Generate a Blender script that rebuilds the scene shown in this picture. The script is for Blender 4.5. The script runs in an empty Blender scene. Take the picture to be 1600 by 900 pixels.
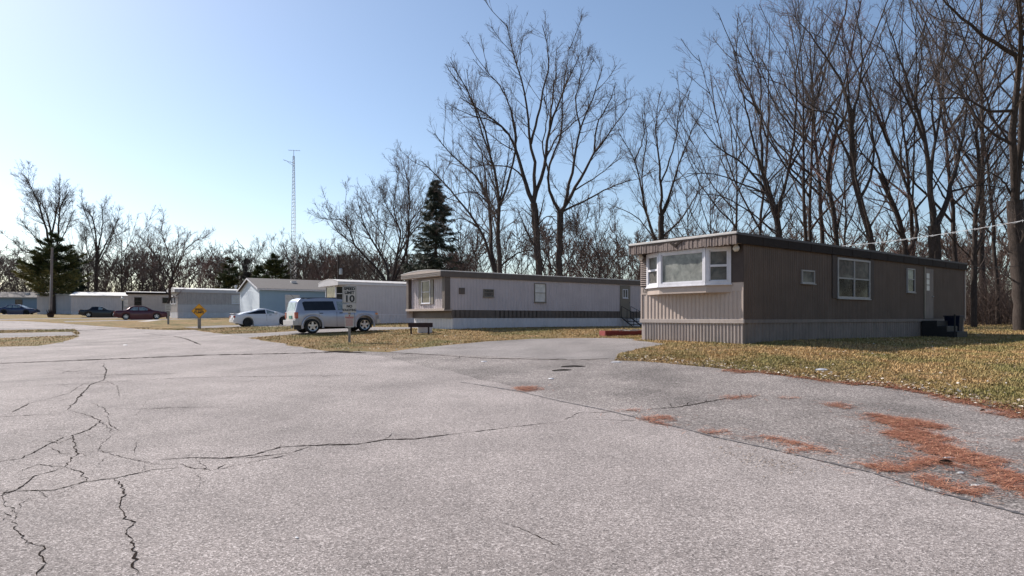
import bpy, bmesh, math, random
import numpy as np
from mathutils import Vector, Matrix
from mathutils.geometry import delaunay_2d_cdt
R = math.radians
random.seed(4)
sc = bpy.context.scene
# ------------------------------------------------------------------ camera
EYE, FOC, HOR = 1.6, 1000.0, 496.0          # eye height, focal length in photo pixels, horizon row
cam_d = bpy.data.cameras.new('camera'); cam = bpy.data.objects.new('camera', cam_d)
sc.collection.objects.link(cam); sc.camera = cam
cam_d.sensor_width = 36; cam_d.lens = 36*FOC/1600; cam_d.shift_y = (HOR-450)/1600
cam_d.clip_start = .05; cam_d.clip_end = 5000
cam.location = (0, 0, EYE); cam.rotation_euler = (R(90), 0, 0)
# ------------------------------------------------------------------ sky and sun
SUN_EL = R(41); SUN_DIR = Vector((-.834, .551, 0)).normalized()      # towards the sun, on the ground plane
w = bpy.data.worlds.new('World'); sc.world = w; w.use_nodes = True
nt = w.node_tree; bg = nt.nodes['Background']
sky = nt.nodes.new('ShaderNodeTexSky'); sky.sky_type = 'NISHITA'; sky.sun_disc = False
sky.sun_elevation = SUN_EL; sky.sun_rotation = math.atan2(SUN_DIR.x, SUN_DIR.y)
sky.air_density = 1.0; sky.dust_density = .85; sky.ozone_density = 1.35; sky.altitude = 200
nt.links.new(sky.outputs[0], bg.inputs[0]); bg.inputs[1].default_value = .103
sd = bpy.data.lights.new('sun', 'SUN'); sun = bpy.data.objects.new('sun', sd); sc.collection.objects.link(sun)
sd.energy = 5.0; sd.angle = R(.53); sd.color = (1, .93, .86)
ldir = Vector((SUN_DIR.x*math.cos(SUN_EL), SUN_DIR.y*math.cos(SUN_EL), math.sin(SUN_EL)))
sun.rotation_euler = ldir.to_track_quat('Z', 'Y').to_euler(); sun.location = (-30, 20, 40)
sc.view_settings.view_transform = 'Standard'; sc.view_settings.look = 'None'
sc.view_settings.gamma = 1; sc.view_settings.exposure = .56
sc.view_settings.use_curve_mapping = False
# ------------------------------------------------------------------ helpers
def link(o, parent=None):
    sc.collection.objects.link(o)
    if parent is not None: o.parent = parent
    return o
def tag(o, label=None, cat=None, group=None, kind=None):
    if label: o['label'] = label
    if cat: o['category'] = cat
    if group: o['group'] = group
    if kind: o['kind'] = kind
    return o
def empty(name, loc, rz=0, label=None, cat=None, group=None):
    o = bpy.data.objects.new(name, None); o.empty_display_size = .3
    o.location = loc; o.rotation_euler = (0, 0, rz)
    link(o); return tag(o, label, cat, group)
def copy_tree(o, parent=None):
    c = o.copy(); sc.collection.objects.link(c)
    if parent is not None: c.parent = parent
    for ch in [q for q in sc.objects if q.parent == o]: copy_tree(ch, c)
    return c
class MB:
    def __init__(s): s.v = []; s.f = []; s.m = []
    def add(s, vs, fs):
        b = len(s.v); s.v += [tuple(p) for p in vs]; s.f += [tuple(b+i for i in f) for f in fs]; return s
    def box(s, x0, x1, y0, y1, z0, z1):
        v = [(x, y, z) for z in (z0, z1) for y in (y0, y1) for x in (x0, x1)]
        return s.add(v, [(0,2,3,1),(4,5,7,6),(0,1,5,4),(2,6,7,3),(0,4,6,2),(1,3,7,5)])
    def mbox(s, f, u0, u1, n0, n1, z0, z1):
        v = [f(u, n, z) for z in (z0, z1) for n in (n0, n1) for u in (u0, u1)]
        return s.add(v, [(0,2,3,1),(4,5,7,6),(0,1,5,4),(2,6,7,3),(0,4,6,2),(1,3,7,5)])
    def poly(s, pts): return s.add(pts, [tuple(range(len(pts)))])
    def prism(s, pts, d):
        n = len(pts); d = Vector(d); P = [Vector(p) for p in pts]
        return s.add(P+[p+d for p in P], [tuple(range(n))[::-1], tuple(range(n, 2*n))]+[(i, (i+1) % n, (i+1) % n+n, i+n) for i in range(n)])
    def tube(s, pts, r, n=8, caps=True):
        pts = [Vector(p) for p in pts]; rs = r if isinstance(r, (list, tuple)) else [r]*len(pts)
        b = len(s.v); up = Vector((0, 0, 1))
        for i, p in enumerate(pts):
            t = (pts[min(i+1, len(pts)-1)]-pts[max(i-1, 0)]).normalized()
            a = t.cross(up if abs(t.z) < .95 else Vector((1, 0, 0))).normalized(); c = t.cross(a)
            s.v += [tuple(p+(a*math.cos(2*math.pi*k/n)+c*math.sin(2*math.pi*k/n))*rs[i]) for k in range(n)]
        for i in range(len(pts)-1):
            for k in range(n):
                s.f.append((b+i*n+k, b+i*n+(k+1) % n, b+(i+1)*n+(k+1) % n, b+(i+1)*n+k))
        if caps: s.f.append(tuple(b+k for k in range(n))[::-1]); s.f.append(tuple(b+(len(pts)-1)*n+k for k in range(n)))
        return s
    def lathe(s, prof, c=(0, 0, 0), axis='z', n=20):
        b = len(s.v)
        for (r, h) in prof:
            for k in range(n):
                a = 2*math.pi*k/n; x, y = r*math.cos(a), r*math.sin(a)
                q = {'z': (x, y, h), 'y': (x, h, y), 'x': (h, x, y)}[axis]
                s.v.append((c[0]+q[0], c[1]+q[1], c[2]+q[2]))
        for i in range(len(prof)-1):
            for k in range(n):
                s.f.append((b+i*n+k, b+i*n+(k+1) % n, b+(i+1)*n+(k+1) % n, b+(i+1)*n+k))
        return s
    def build(s, name, mat, parent=None, bevel=0, smooth=False, loc=None, rot=None):
        me = bpy.data.meshes.new(name); me.from_pydata(s.v, [], s.f)
        bm = bmesh.new(); bm.from_mesh(me); bmesh.ops.recalc_face_normals(bm, faces=bm.faces)
        bm.to_mesh(me); bm.free()
        if smooth:
            me.polygons.foreach_set('use_smooth', [True]*len(me.polygons))
        if mat: me.materials.append(mat)
        o = bpy.data.objects.new(name, me); link(o, parent)
        if loc: o.location = loc
        if rot: o.rotation_euler = rot
        if bevel:
            md = o.modifiers.new('bevel', 'BEVEL'); md.width = bevel; md.segments = 2; md.limit_method = 'ANGLE'; md.angle_limit = R(40)
        return o
def np_mesh(name, V, F, mat, parent=None, smooth=False, attr=None):
    """V (n,3) array, F (m,k) array of equal sized faces"""
    me = bpy.data.meshes.new(name); V = np.asarray(V, np.float32); F = np.asarray(F, np.int32); m, k = F.shape
    me.vertices.add(len(V)); me.vertices.foreach_set('co', V.ravel())
    me.loops.add(m*k); me.loops.foreach_set('vertex_index', F.ravel())
    me.polygons.add(m); me.polygons.foreach_set('loop_start', np.arange(0, m*k, k, dtype=np.int32))
    me.polygons.foreach_set('use_smooth', np.full(m, smooth))
    if attr is not None:
        a = me.attributes.new('rnd', 'FLOAT', 'POINT'); a.data.foreach_set('value', np.asarray(attr, np.float32))
    me.update(calc_edges=True)
    if mat: me.materials.append(mat)
    return link(bpy.data.objects.new(name, me), parent)
def text_mesh(body, size, mat, parent, loc, rot=(R(90), 0, 0), name='lettering', bold=0, extr=.002, sx=1):
    cu = bpy.data.curves.new(name, 'FONT'); cu.body = body; cu.size = size; cu.align_x = 'CENTER'; cu.align_y = 'CENTER'
    cu.extrude = extr; cu.offset = bold; cu.space_line = .82
    t = bpy.data.objects.new(name, cu); sc.collection.objects.link(t)
    dg = bpy.context.evaluated_depsgraph_get(); me = bpy.data.meshes.new_from_object(t.evaluated_get(dg))
    bpy.data.objects.remove(t); me.materials.clear(); me.materials.append(mat)
    o = bpy.data.objects.new(name, me); link(o, parent); o.location = loc; o.rotation_euler = rot; o.scale = (sx, 1, 1); return o
# ------------------------------------------------------------------ materials
def lin(c): return tuple(((x/255)/12.92 if x/255 <= .04045 else ((x/255+.055)/1.055)**2.4) for x in c)+(1,)
class NT:
    def __init__(s, name):
        s.m = bpy.data.materials.new(name); s.m.use_nodes = True; s.t = s.m.node_tree
        s.b = s.t.nodes['Principled BSDF']; s.co = None
    def n(s, typ, **kw):
        q = s.t.nodes.new(typ)
        for k, v in kw.items():
            if k in ('i',):
                for kk, vv in v.items(): q.inputs[kk].default_value = vv
            else: setattr(q, k, v)
        return q
    def l(s, a, b): s.t.links.new(a, b)
    def coord(s):
        if s.co is None: s.co = s.n('ShaderNodeTexCoord').outputs['Object']
        return s.co
    def noise(s, scale, detail=4, rough=.6, vec=None, dist=0):
        q = s.n('ShaderNodeTexNoise', i={'Scale': scale, 'Detail': detail, 'Roughness': rough, 'Distortion': dist})
        s.l(vec or s.coord(), q.inputs['Vector']); return q.outputs['Fac']
    def vor(s, scale, feat='F1', vec=None):
        q = s.n('ShaderNodeTexVoronoi', feature=feat); q.inputs['Scale'].default_value = scale
        s.l(vec or s.coord(), q.inputs['Vector']); return q
    def ramp(s, fac, stops):
        q = s.n('ShaderNodeValToRGB'); cr = q.color_ramp
        while len(cr.elements) < len(stops): cr.elements.new(.5)
        for e, (p, c) in zip(cr.elements, stops):
            e.position = p; e.color = c if len(c) == 4 else tuple(c)+(1,)
        s.l(fac, q.inputs[0]); return q.outputs[0]
    def mix(s, fac, a, b, mode='MIX'):
        q = s.n('ShaderNodeMix', data_type='RGBA', blend_type=mode)
        for sock, val in ((q.inputs[0], fac), (q.inputs[6], a), (q.inputs[7], b)):
            if isinstance(val, (int, float)): sock.default_value = val
            elif isinstance(val, tuple): sock.default_value = val if len(val) == 4 else val+(1,)
            else: s.l(val, sock)
        return q.outputs[2]
    def scalev(s, sx, sy, sz, vec=None):
        q = s.n('ShaderNodeMapping'); q.inputs['Scale'].default_value = (sx, sy, sz)
        s.l(vec or s.coord(), q.inputs[0]); return q.outputs[0]
    def bump(s, h, strength, dist):
        q = s.n('ShaderNodeBump', i={'Strength': strength, 'Distance': dist}); s.l(h, q.inputs['Height'])
        s.l(q.outputs[0], s.b.inputs['Normal'])
    def out(s, col=None, rough=None, metal=None, spec=None, coat=None):
        if col is not None:
            if isinstance(col, tuple): s.b.inputs['Base Color'].default_value = col if len(col) == 4 else col+(1,)
            else: s.l(col, s.b.inputs['Base Color'])
        if rough is not None: s.b.inputs['Roughness'].default_value = rough
        if metal is not None: s.b.inputs['Metallic'].default_value = metal
        if spec is not None: s.b.inputs['Specular IOR Level'].default_value = spec
        if coat is not None: s.b.inputs['Coat Weight'].default_value = coat; s.b.inputs['Coat Roughness'].default_value = .05
        return s.m
def g(v): return (v, v, v, 1)
def sc_(c, k): return tuple(x*k for x in c[:3])+(1,)
def pm(name, col, rough=.6, metal=0, var=.15, scale=3, bump=0, bscale=40, streak=0, spec=.5, coat=None):
    """weathered plain surface: col is linear base colour, with patchy dirt and vertical streaks"""
    t = NT(name); c = col+(1,) if len(col) == 3 else col
    f = t.noise(scale, 5, .65)
    o = t.ramp(f, [(.3, sc_(c, 1-var)), (.7, sc_(c, 1+var*.6))])
    if streak:
        sv = t.scalev(5, 5, .35); sf = t.noise(1.6, 4, .7, sv)
        o = t.mix(t.ramp(sf, [(.45, g(0)), (.72, g(streak))]), o, sc_(c, .45))
    if bump: t.bump(t.noise(bscale, 3), bump, .01)
    return t.out(o, rough, metal, spec, coat)
M = {}
M['paint_white'] = pm('white_paint', (.62, .62, .64), .45, var=.08)
M['trim_white'] = pm('window_trim_white', (.66, .65, .68), .45, var=.12, scale=4, streak=.2)
M['trim_dull'] = pm('dull_window_frame', (.36, .345, .33), .55, var=.15)
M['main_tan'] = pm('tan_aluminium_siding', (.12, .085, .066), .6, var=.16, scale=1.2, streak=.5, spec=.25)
M['main_skirt'] = pm('tan_skirting', (.37, .315, .285), .5, var=.12, scale=2, streak=.35)
M['shaded_skirt'] = pm('shaded_side_skirting', (.215, .175, .152), .6, var=.2, scale=2, streak=.4, spec=.25)  # skirting tan with the long side's shade put into the colour
M['main_trim'] = pm('beige_trim', (.43, .35, .30), .45, var=.08)
M['brown_fascia'] = pm('dark_brown_fascia', (.028, .020, .017), .7, var=.25, scale=5, spec=.15)
M['shake'] = pm('weathered_shake', (.235, .185, .165), .8, var=.35, scale=22, bump=.5)
M['roof_edge'] = pm('light_roof_edge', (.55, .52, .49), .5, var=.2)
M['roof_white'] = pm('white_coated_roof', (.62, .6, .57), .55, var=.25, scale=1.5)
M['roof_dark'] = pm('dark_roof_edge', (.07, .06, .06), .6)
M['brown_shutter'] = pm('brown_shutter', (.07, .053, .047), .6, var=.15, spec=.2)
M['lilac'] = pm('pale_lilac_siding', (.52, .455, .455), .5, var=.10, scale=.8, streak=.28)
M['taupe'] = pm('taupe_band', (.125, .098, .082), .6, var=.2, scale=2, streak=.2)
M['skirt_white'] = pm('white_skirting', (.60, .585, .60), .5, var=.10, scale=1.5, streak=.25)
M['grey_siding'] = pm('pale_grey_siding', (.52, .495, .50), .5, var=.08, scale=1, streak=.2)
M['blue_siding'] = pm('pale_blue_siding', (.27, .39, .50), .55, var=.07, scale=1)
M['blue_front'] = pm('bluish_white_siding', (.60, .66, .72), .55, var=.06)
M['deep_blue'] = pm('blue_siding', (.17, .26, .36), .55, var=.1)
M['cream'] = pm('cream_siding', (.52, .45, .40), .55, var=.1, streak=.2)
M['warm_grey'] = pm('warm_grey_siding', (.42, .375, .355), .5, var=.12, streak=.45)
M['shingle'] = pm('grey_shingle', (.13, .118, .112), .9, var=.3, scale=9, bump=.4, bscale=60)
M['metal'] = pm('galvanised_metal', (.42, .42, .43), .4, .7, var=.15)
M['black_metal'] = pm('black_metal', (.014, .013, .014), .6, .0, var=.2)
M['tyre'] = pm('tyre_rubber', (.018, .018, .019), .8, var=.2)
M['rim'] = pm('alloy_rim', (.55, .56, .58), .28, .85, var=.05)
M['underbody'] = pm('underbody_black', (.012, .012, .012), .9)
M['red_wood'] = pm('red_stained_wood', (.19, .028, .024), .7, var=.3, scale=8)
M['grey_wood'] = pm('weathered_wood', (.27, .245, .22), .85, var=.3, scale=6, bump=.3)
M['pole_wood'] = pm('pole_wood', (.22, .18, .165), .85, var=.3, scale=4)
M['door_tan'] = pm('door_paint', (.19, .165, .13), .5, var=.08)
M['blue_plastic'] = pm('dark_blue_plastic', (.004, .008, .024), .5, spec=.2)
M['globe'] = pm('white_globe_glass', (.6, .57, .52), .25, var=.04)
M['concrete'] = pm('concrete', (.38, .35, .33), .9, var=.2, scale=4, bump=.3)
M['sign_white'] = pm('sign_white_reflective', (.50, .475, .43), .45, var=.1, scale=4)
M['sign_black'] = pm('sign_black', (.02, .02, .02), .5)
M['sign_yellow'] = pm('sign_yellow', (.80, .36, .012), .45, var=.1)
M['sign_red'] = pm('sign_red', (.5, .05, .05), .5)
M['lens_red'] = pm('red_lens', (.35, .008, .01), .12, coat=1)
M['lens_amber'] = pm('amber_lens', (.75, .3, .12), .12, coat=1)
M['lens_clear'] = pm('clear_lens', (.65, .66, .68), .1, coat=1)
M['plate_green'] = pm('plate_green', (.05, .2, .16), .5)
M['plate_white'] = pm('plate_white', (.6, .6, .6), .5)
M['cable'] = pm('white_cable', (.55, .55, .56), .5)
M['planter'] = pm('dark_red_planter', (.028, .010, .010), .7)
def glass(name, c1, c2, scale=2.5, rough=.06, spec=.7):
    t = NT(name); f = t.noise(scale, 5, .6, dist=.6)
    return t.out(t.ramp(f, [(.35, c1), (.65, c2)]), rough, spec=spec, coat=0)
M['glass_dark'] = glass('dark_window_glass', g(.010), g(.035), spec=.16)
M['glass_mid'] = glass('window_glass_curtain', (.07, .07, .07, 1), (.15, .14, .125, 1), 4, spec=.3)
M['glass_pale'] = glass('picture_window_curtain', (.15, .16, .15, 1), (.30, .305, .28, 1), 3, spec=.45)
M['blind'] = glass('window_blind', (.55, .53, .49, 1), (.7, .68, .65, 1), 3, .25, .3)
M['car_glass'] = glass('car_glass', (.006, .008, .014, 1), (.014, .017, .028, 1), 2, .05, .2)
M['car_glass_light'] = glass('car_glass_light', (.10, .13, .14, 1), (.28, .34, .35, 1), 3, .04, .5)
def paint(name, c, metal=.0, rough=.3):
    t = NT(name); f = t.noise(1.5, 3)
    d = t.ramp(f, [(.3, sc_(c, .9)), (.7, sc_(c, 1.05))])
    return t.out(d, rough, metal, .4, .45)
M['silver'] = paint('silver_car_paint', (.37, .38, .43), .45, .30)
M['silver_lower'] = paint('silver_cladding', (.46, .45, .44), .3, .42)
M['car_white'] = paint('white_car_paint', (.66, .67, .70))
M['car_red'] = paint('maroon_car_paint', (.07, .007, .016), .3)
M['car_black'] = paint('black_car_paint', (.011, .012, .018), .2)
M['car_blue'] = paint('blue_car_paint', (.02, .032, .085), .3)
M['truck_red'] = paint('red_truck_paint', (.30, .01, .015), .1)
M['chrome'] = pm('chrome', (.6, .6, .62), .15, 1, var=.02)

def asphalt(name, base, dark, light, pat=.25, grain=95, contrast=1.0):
    t = NT(name)
    v = t.vor(grain); vc = t.n('ShaderNodeSeparateColor'); t.l(v.outputs['Color'], vc.inputs[0])
    stones = t.ramp(vc.outputs[0], [(.0, dark), (.32, base), (.7, base), (1.0, light)])
    fine = t.ramp(t.noise(260, 2, .7), [(.30, g(.50*contrast+.5*(1-contrast))), (.66, g(1.22))])
    c = t.mix(1.0, stones, fine, 'MULTIPLY')
    med = t.ramp(t.noise(26, 3, .75), [(.32, g(.80)), (.68, g(1.12))])
    c = t.mix(1.0, c, med, 'MULTIPLY')
    big = t.ramp(t.noise(.55, 6, .62), [(.34, g(1-pat)), (.66, g(1+pat*.35))])
    c = t.mix(1.0, c, big, 'MULTIPLY')
    st = t.ramp(t.noise(.19, 5, .7, dist=.8), [(.36, g(.84)), (.50, g(1.0)), (.68, g(1.07))]); c = t.mix(1.0, c, st, 'MULTIPLY')
    sp = t.ramp(t.noise(1.5, 3, .6), [(.66, g(1.0)), (.76, g(.80))]); c = t.mix(1.0, c, sp, 'MULTIPLY')
    # long faint wheel tracks along the road's run
    mp = t.n('ShaderNodeMapping'); mp.inputs['Rotation'].default_value = (0, 0, R(-32)); mp.inputs['Scale'].default_value = (.35, .035, 1)
    t.l(t.coord(), mp.inputs[0])
    tr = t.ramp(t.noise(2.2, 3, .5, mp.outputs[0]), [(.36, g(.93)), (.62, g(1.05))])
    c = t.mix(1.0, c, tr, 'MULTIPLY')
    h = t.n('ShaderNodeMath', operation='ADD'); t.l(v.outputs['Distance'], h.inputs[0]); t.l(t.noise(180, 2), h.inputs[1])
    t.bump(h.outputs[0], .55, .006)
    return t.out(c, .90, spec=.28)
M['road'] = asphalt('road_asphalt', (.292, .256, .241, 1), (.112, .098, .092, 1), (.60, .54, .515, 1), .20)
M['apron'] = asphalt('old_apron_asphalt', (.225, .197, .184, 1), (.06, .052, .048, 1), (.54, .49, .46, 1), .36, 62, 1.1)
M['drive'] = asphalt('driveway_asphalt', (.245, .222, .212, 1), (.14, .125, .12, 1), (.38, .35, .335, 1), .2, 120)
M['crack'] = pm('crack_dark', (.024, .017, .014), 1, var=.4, scale=30, spec=.05)
M['tar'] = pm('old_tar_seam', (.085, .078, .08), .8, var=.35, scale=14, bump=.3)
def turf(name, blades=False):
    t = NT(name)
    a = t.noise(.5, 5, .6); b = t.noise(11 if blades else 5, 5, .75); dk = 1.0 if blades else .60
    straw = t.ramp(b, [(.25, sc_((.28, .175, .08), dk)), (.5, sc_((.44, .285, .13), dk)), (.75, sc_((.56, .40, .21), dk))])
    green = t.ramp(b, [(.25, sc_((.14, .135, .045), dk)), (.5, sc_((.21, .195, .068), dk)), (.75, sc_((.30, .265, .11), dk))])
    a2 = t.noise(2.3, 4, .65)
    c = t.mix(t.ramp(a, [(.44, g(0)), (.62, g(.8))]), straw, green); c = t.mix(t.ramp(a2, [(.50, g(0)), (.66, g(.75))]), c, green); c = t.mix(t.ramp(t.noise(1.7, 4, .7, t.scalev(1, 1, 1)), [(.58, g(0)), (.72, g(.55))]), c, sc_((.30, .20, .12), dk))
    if blades:
        at = t.n('ShaderNodeAttribute', attribute_name='rnd')
        c = t.mix(1.0, c, t.ramp(at.outputs['Fac'], [(0, (.72, .7, .67, 1)), (.5, (1.0, 1.0, 1, 1)), (1, (1.3, 1.28, 1.2, 1))]), 'MULTIPLY')
        return t.out(c, .8, spec=.25)
    c = t.mix(1.0, c, t.ramp(t.noise(60, 3, .8), [(.3, g(.5)), (.7, g(1.35))]), 'MULTIPLY')
    t.bump(t.noise(45, 4, .8), 1.0, .04)
    return t.out(c, .95, spec=.2)
M['turf'] = turf('dormant_turf'); M['blades'] = turf('grass_blades', True)
def attr_mat(name, stops, rough=.8, spec=.3):
    t = NT(name); at = t.n('ShaderNodeAttribute', attribute_name='rnd')
    return t.out(t.ramp(at.outputs['Fac'], stops), rough, spec=spec)
M['needles'] = attr_mat('fallen_needles', [(0, (.14, .045, .026, 1)), (.5, (.33, .125, .074, 1)), (1, (.55, .30, .19, 1))])
M['leaf'] = attr_mat('dry_leaf', [(0, (.06, .04, .025, 1)), (.55, (.25, .18, .12, 1)), (1, (.62, .57, .50, 1))])
def bark(name, c, c2):
    t = NT(name); sv = t.scalev(6, 6, 1.2)
    o = t.ramp(t.noise(2.5, 5, .7, sv), [(.3, c), (.7, c2)]); t.bump(t.noise(9, 4, .7, sv), .6, .05)
    return t.out(o, .9, spec=.2)
M['bark'] = bark('bark', (.03, .023, .02, 1), (.085, .066, .057, 1))
M['twig'] = bark('twigs', (.08, .062, .054, 1), (.175, .14, .122, 1))
M['twig_red'] = bark('reddish_twigs', (.10, .058, .052, 1), (.185, .115, .10, 1))
M['thicket'] = bark('thicket_stems', (.06, .042, .035, 1), (.15, .108, .09, 1))
M['spruce'] = attr_mat('spruce_needles', [(0, (.012, .018, .012, 1)), (.5, (.042, .054, .036, 1)), (1, (.12, .125, .08, 1))], .7)
M['pine'] = attr_mat('pine_needles_green', [(0, (.02, .03, .012, 1)), (.5, (.075, .095, .03, 1)), (1, (.30, .25, .09, 1))], .7)

# ------------------------------------------------------------------ terrain: thin-plate surface through surveyed heights
CP = np.array([(0,0,0),(-6,0,0),(6,0,0),(0,-8,0),(-12,0,0),(14,0,.12),(0,8,.08),(-6,10,.12),(7,9,.2),(5.9,13.3,.36),(3,18.6,.55),(0,14,.26),
 (7.06,19.5,.79),(4.6,22.8,.80),(21.4,30.2,.80),(19,33.5,.80),(14.2,24.8,.79),(10,17.0,.66),(17,21.6,.68),(12,11,.36),(20,14,.5),(26,26,.75),
 (-14,18,.3),(-7,18,.3),(0,22,.52),(-7.2,28,.51),(-10.2,32.6,.76),(-7.8,34.3,.82),(-3.6,34.5,.94),(12,46,.97),(3,28,.74),(-12.2,47,1.08),(-18.6,46.5,.95),
 (-25.6,64.9,1.42),(-39.2,75,1.49),(-39,66,1.35),(-24,49,.74),(-18,40,.64),(-20,28,.42),(-30,35,.5),(-52,80,1.58),(-72.7,94,2.05),(-55,90,1.92),(-36,45,.66),
 (-56,78,1.6),(40,45,1.0),(30,60,1.1),(0,70,1.3),(60,30,.8),(-100,70,1.6),(-60,30,.5),(-90,112,2.45),(-74,100,2.12),(0,110,1.9),(60,110,1.9),(-40,110,2.1),(-20,90,1.8)], float)
def _phi(r2): return np.where(r2 > 1e-9, .5*r2*np.log(np.maximum(r2, 1e-9)), 0.)
def _fit():
    P = CP[:, :2]/50; n = len(P); K = _phi(((P[:, None]-P[None])**2).sum(-1))+np.eye(n)*2e-5
    Q = np.c_[np.ones(n), P]; A = np.zeros((n+3, n+3)); A[:n, :n] = K; A[:n, n:] = Q; A[n:, :n] = Q.T
    return np.linalg.solve(A, np.r_[CP[:, 2], 0, 0, 0]), P
_W, _P = _fit()
def hz(x, y):
    x = np.clip(np.asarray(x, float), -115, 65); y = np.clip(np.asarray(y, float), -8, 115)
    q = np.stack([x, y], -1)/50; d = ((q[..., None, :]-_P)**2).sum(-1)
    return _phi(d)@_W[:-3]+_W[-3]+q[..., 0]*_W[-2]+q[..., 1]*_W[-1]
def H(x, y): return float(hz(x, y))
_YS = np.concatenate([np.arange(1, 60, .05), np.arange(60, 200, .25)])
def G(px, py):
    r = (px-800)/FOC; z = hz(r*_YS, _YS); ray = EYE-(py-HOR)/FOC*_YS
    k = np.nonzero(ray < z)[0]
    if len(k) == 0: return None
    k = max(k[0], 1); f0 = ray[k-1]-z[k-1]; f1 = ray[k]-z[k]; t = f0/(f0-f1)
    Y = _YS[k-1]+(_YS[k]-_YS[k-1])*t
    return (r*Y, Y)
def X_at(px, Y): return (px-800)/FOC*Y

# outlines on the ground ---------------------------------------------------
def GP(pts): return [G(*p) if len(p) == 2 else (p[0], p[1]) for p in pts]      # (px,py) or (X,Y,'w')
def rough(poly, step, amp, seed, closed=True):
    rg = random.Random(seed); out = []; n = len(poly)
    for i in range(n if closed else n-1):
        a = Vector(poly[i]); b = Vector(poly[(i+1) % n]); L = (b-a).length; k = max(1, int(L/max(step, .012*a.length*step*4)))
        for j in range(k):
            p = a.lerp(b, j/k); s = amp*(1 if L < 60 else 0)
            out.append((p.x+rg.gauss(0, s), p.y+rg.gauss(0, s)))
    if not closed: out.append(tuple(poly[-1]))
    return out
W_ = 'w'
ROAD = GP([(-17,-9,W_),(-17,5,W_),(-16,14,W_),(-60,549),(0,542),(60,540.5),(98,534.5),(120,527),(125,520),(116,514.5),(-45,49,W_),(-58,57,W_),(-75,63,W_),(-110,70,W_),
           (-110,79,W_),(-80,74,W_),(-62,69,W_),(-48,63,W_),(-41.5,58,W_),(300,515.5),(340,521),(385,528),(430,535),(470,542),(520,550),(600,557),(700,580),(830,610),(1000,654),(1200,703),(1300,728),(1450,764),(1600,804),(9,-3,W_),(9,-9,W_)])
APRON = GP([(8,-9,W_),(8,-3,W_),(1600,835),(1450,792),(1300,752),(1200,725),(1000,671),(830,623),(700,591),(600,566),(520,554),(520,550),(560,549),(610,550),(700,554),(850,560),(955,562),
            (1060,569),(1180,582),(1270,593),(1370,603),(1430,612),(1480,623),(1540,636),(1600,652),(11,5,W_),(14,-9,W_)])
DRIVE1 = GP([(610,550),(640,546),(700,541),(760,535),(830,530),(900,528),(950,527.5),(6.0,24.9,W_),(11,28.8,W_),(8.2,32.4,W_)])
DRIVE1 = GP([(605,550.5),(640,545),(700,539),(760,533.5),(830,529.5),(900,528),(952,528),(1000,530),(4.3,22.9,W_),(1040,537),(1000,544),(966,552),(958,566),(850,567),(700,560)])
DRIVE2 = GP([(385,528),(400,526.5),(440,524),(500,521),(560,517),(600,515.5),(640,514),(650,511),(620,511),(560,511),(500,514.5),(440,518.5),(400,520.5),(345,522)])
DRIVE3 = GP([(310,513),(360,511.5),(420,510.5),(450,509.8),(-14,52.5,W_),(-15.5,55.3,W_),(400,507),(340,508.5),(285,511)])
def strip(a, b, wd):
    a = Vector(a); b = Vector(b); n = (b-a).normalized(); n = Vector((-n.y, n.x))*wd/2
    return [tuple(a-n), tuple(b-n), tuple(b+n), tuple(a+n)]
DRIVES = [DRIVE1, DRIVE2, DRIVE3,
    strip((-43.0,61.5), (-33.0,69.8), 3.0), strip((-57,66), (-45.0,86.0), 3.0), strip((-76,72), (-70,98), 3.2),
    GP([(-80,520.5),(0,520.5),(60,519.5),(112,518.5),(121,524),(60,526),(0,528),(-80,529.5)]), GP([(-80,512.5),(0,512.5),(60,511.5),(106,511.8),(112,514.6),(60,514.8),(0,516),(-80,516.8)]), GP([(-80,507.6),(0,507.2),(75,506.3),(82,508.2),(0,509.3),(-80,509.8)])]
WALK = strip((-35.2,61.0), (-37.6,70.6), 1.0)
REG = [('road', rough(ROAD, .4, .07, 1)), ('parking_apron', rough(APRON, .35, .06, 2))]+[('driveway', rough(d, .5, .025, 3+i)) for i, d in enumerate(DRIVES)]+[('path', WALK)]
def inside(px, py, poly):
    P = np.asarray(poly); x0, y0 = P[:, 0], P[:, 1]; x1, y1 = np.roll(x0, -1), np.roll(y0, -1)
    px = np.asarray(px)[:, None]; py = np.asarray(py)[:, None]
    c = ((y0 > py) != (y1 > py)) & (px < (x1-x0)*(py-y0)/np.where(y1 == y0, 1e-9, y1-y0)+x0)
    return (c.sum(1) % 2) == 1
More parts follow.
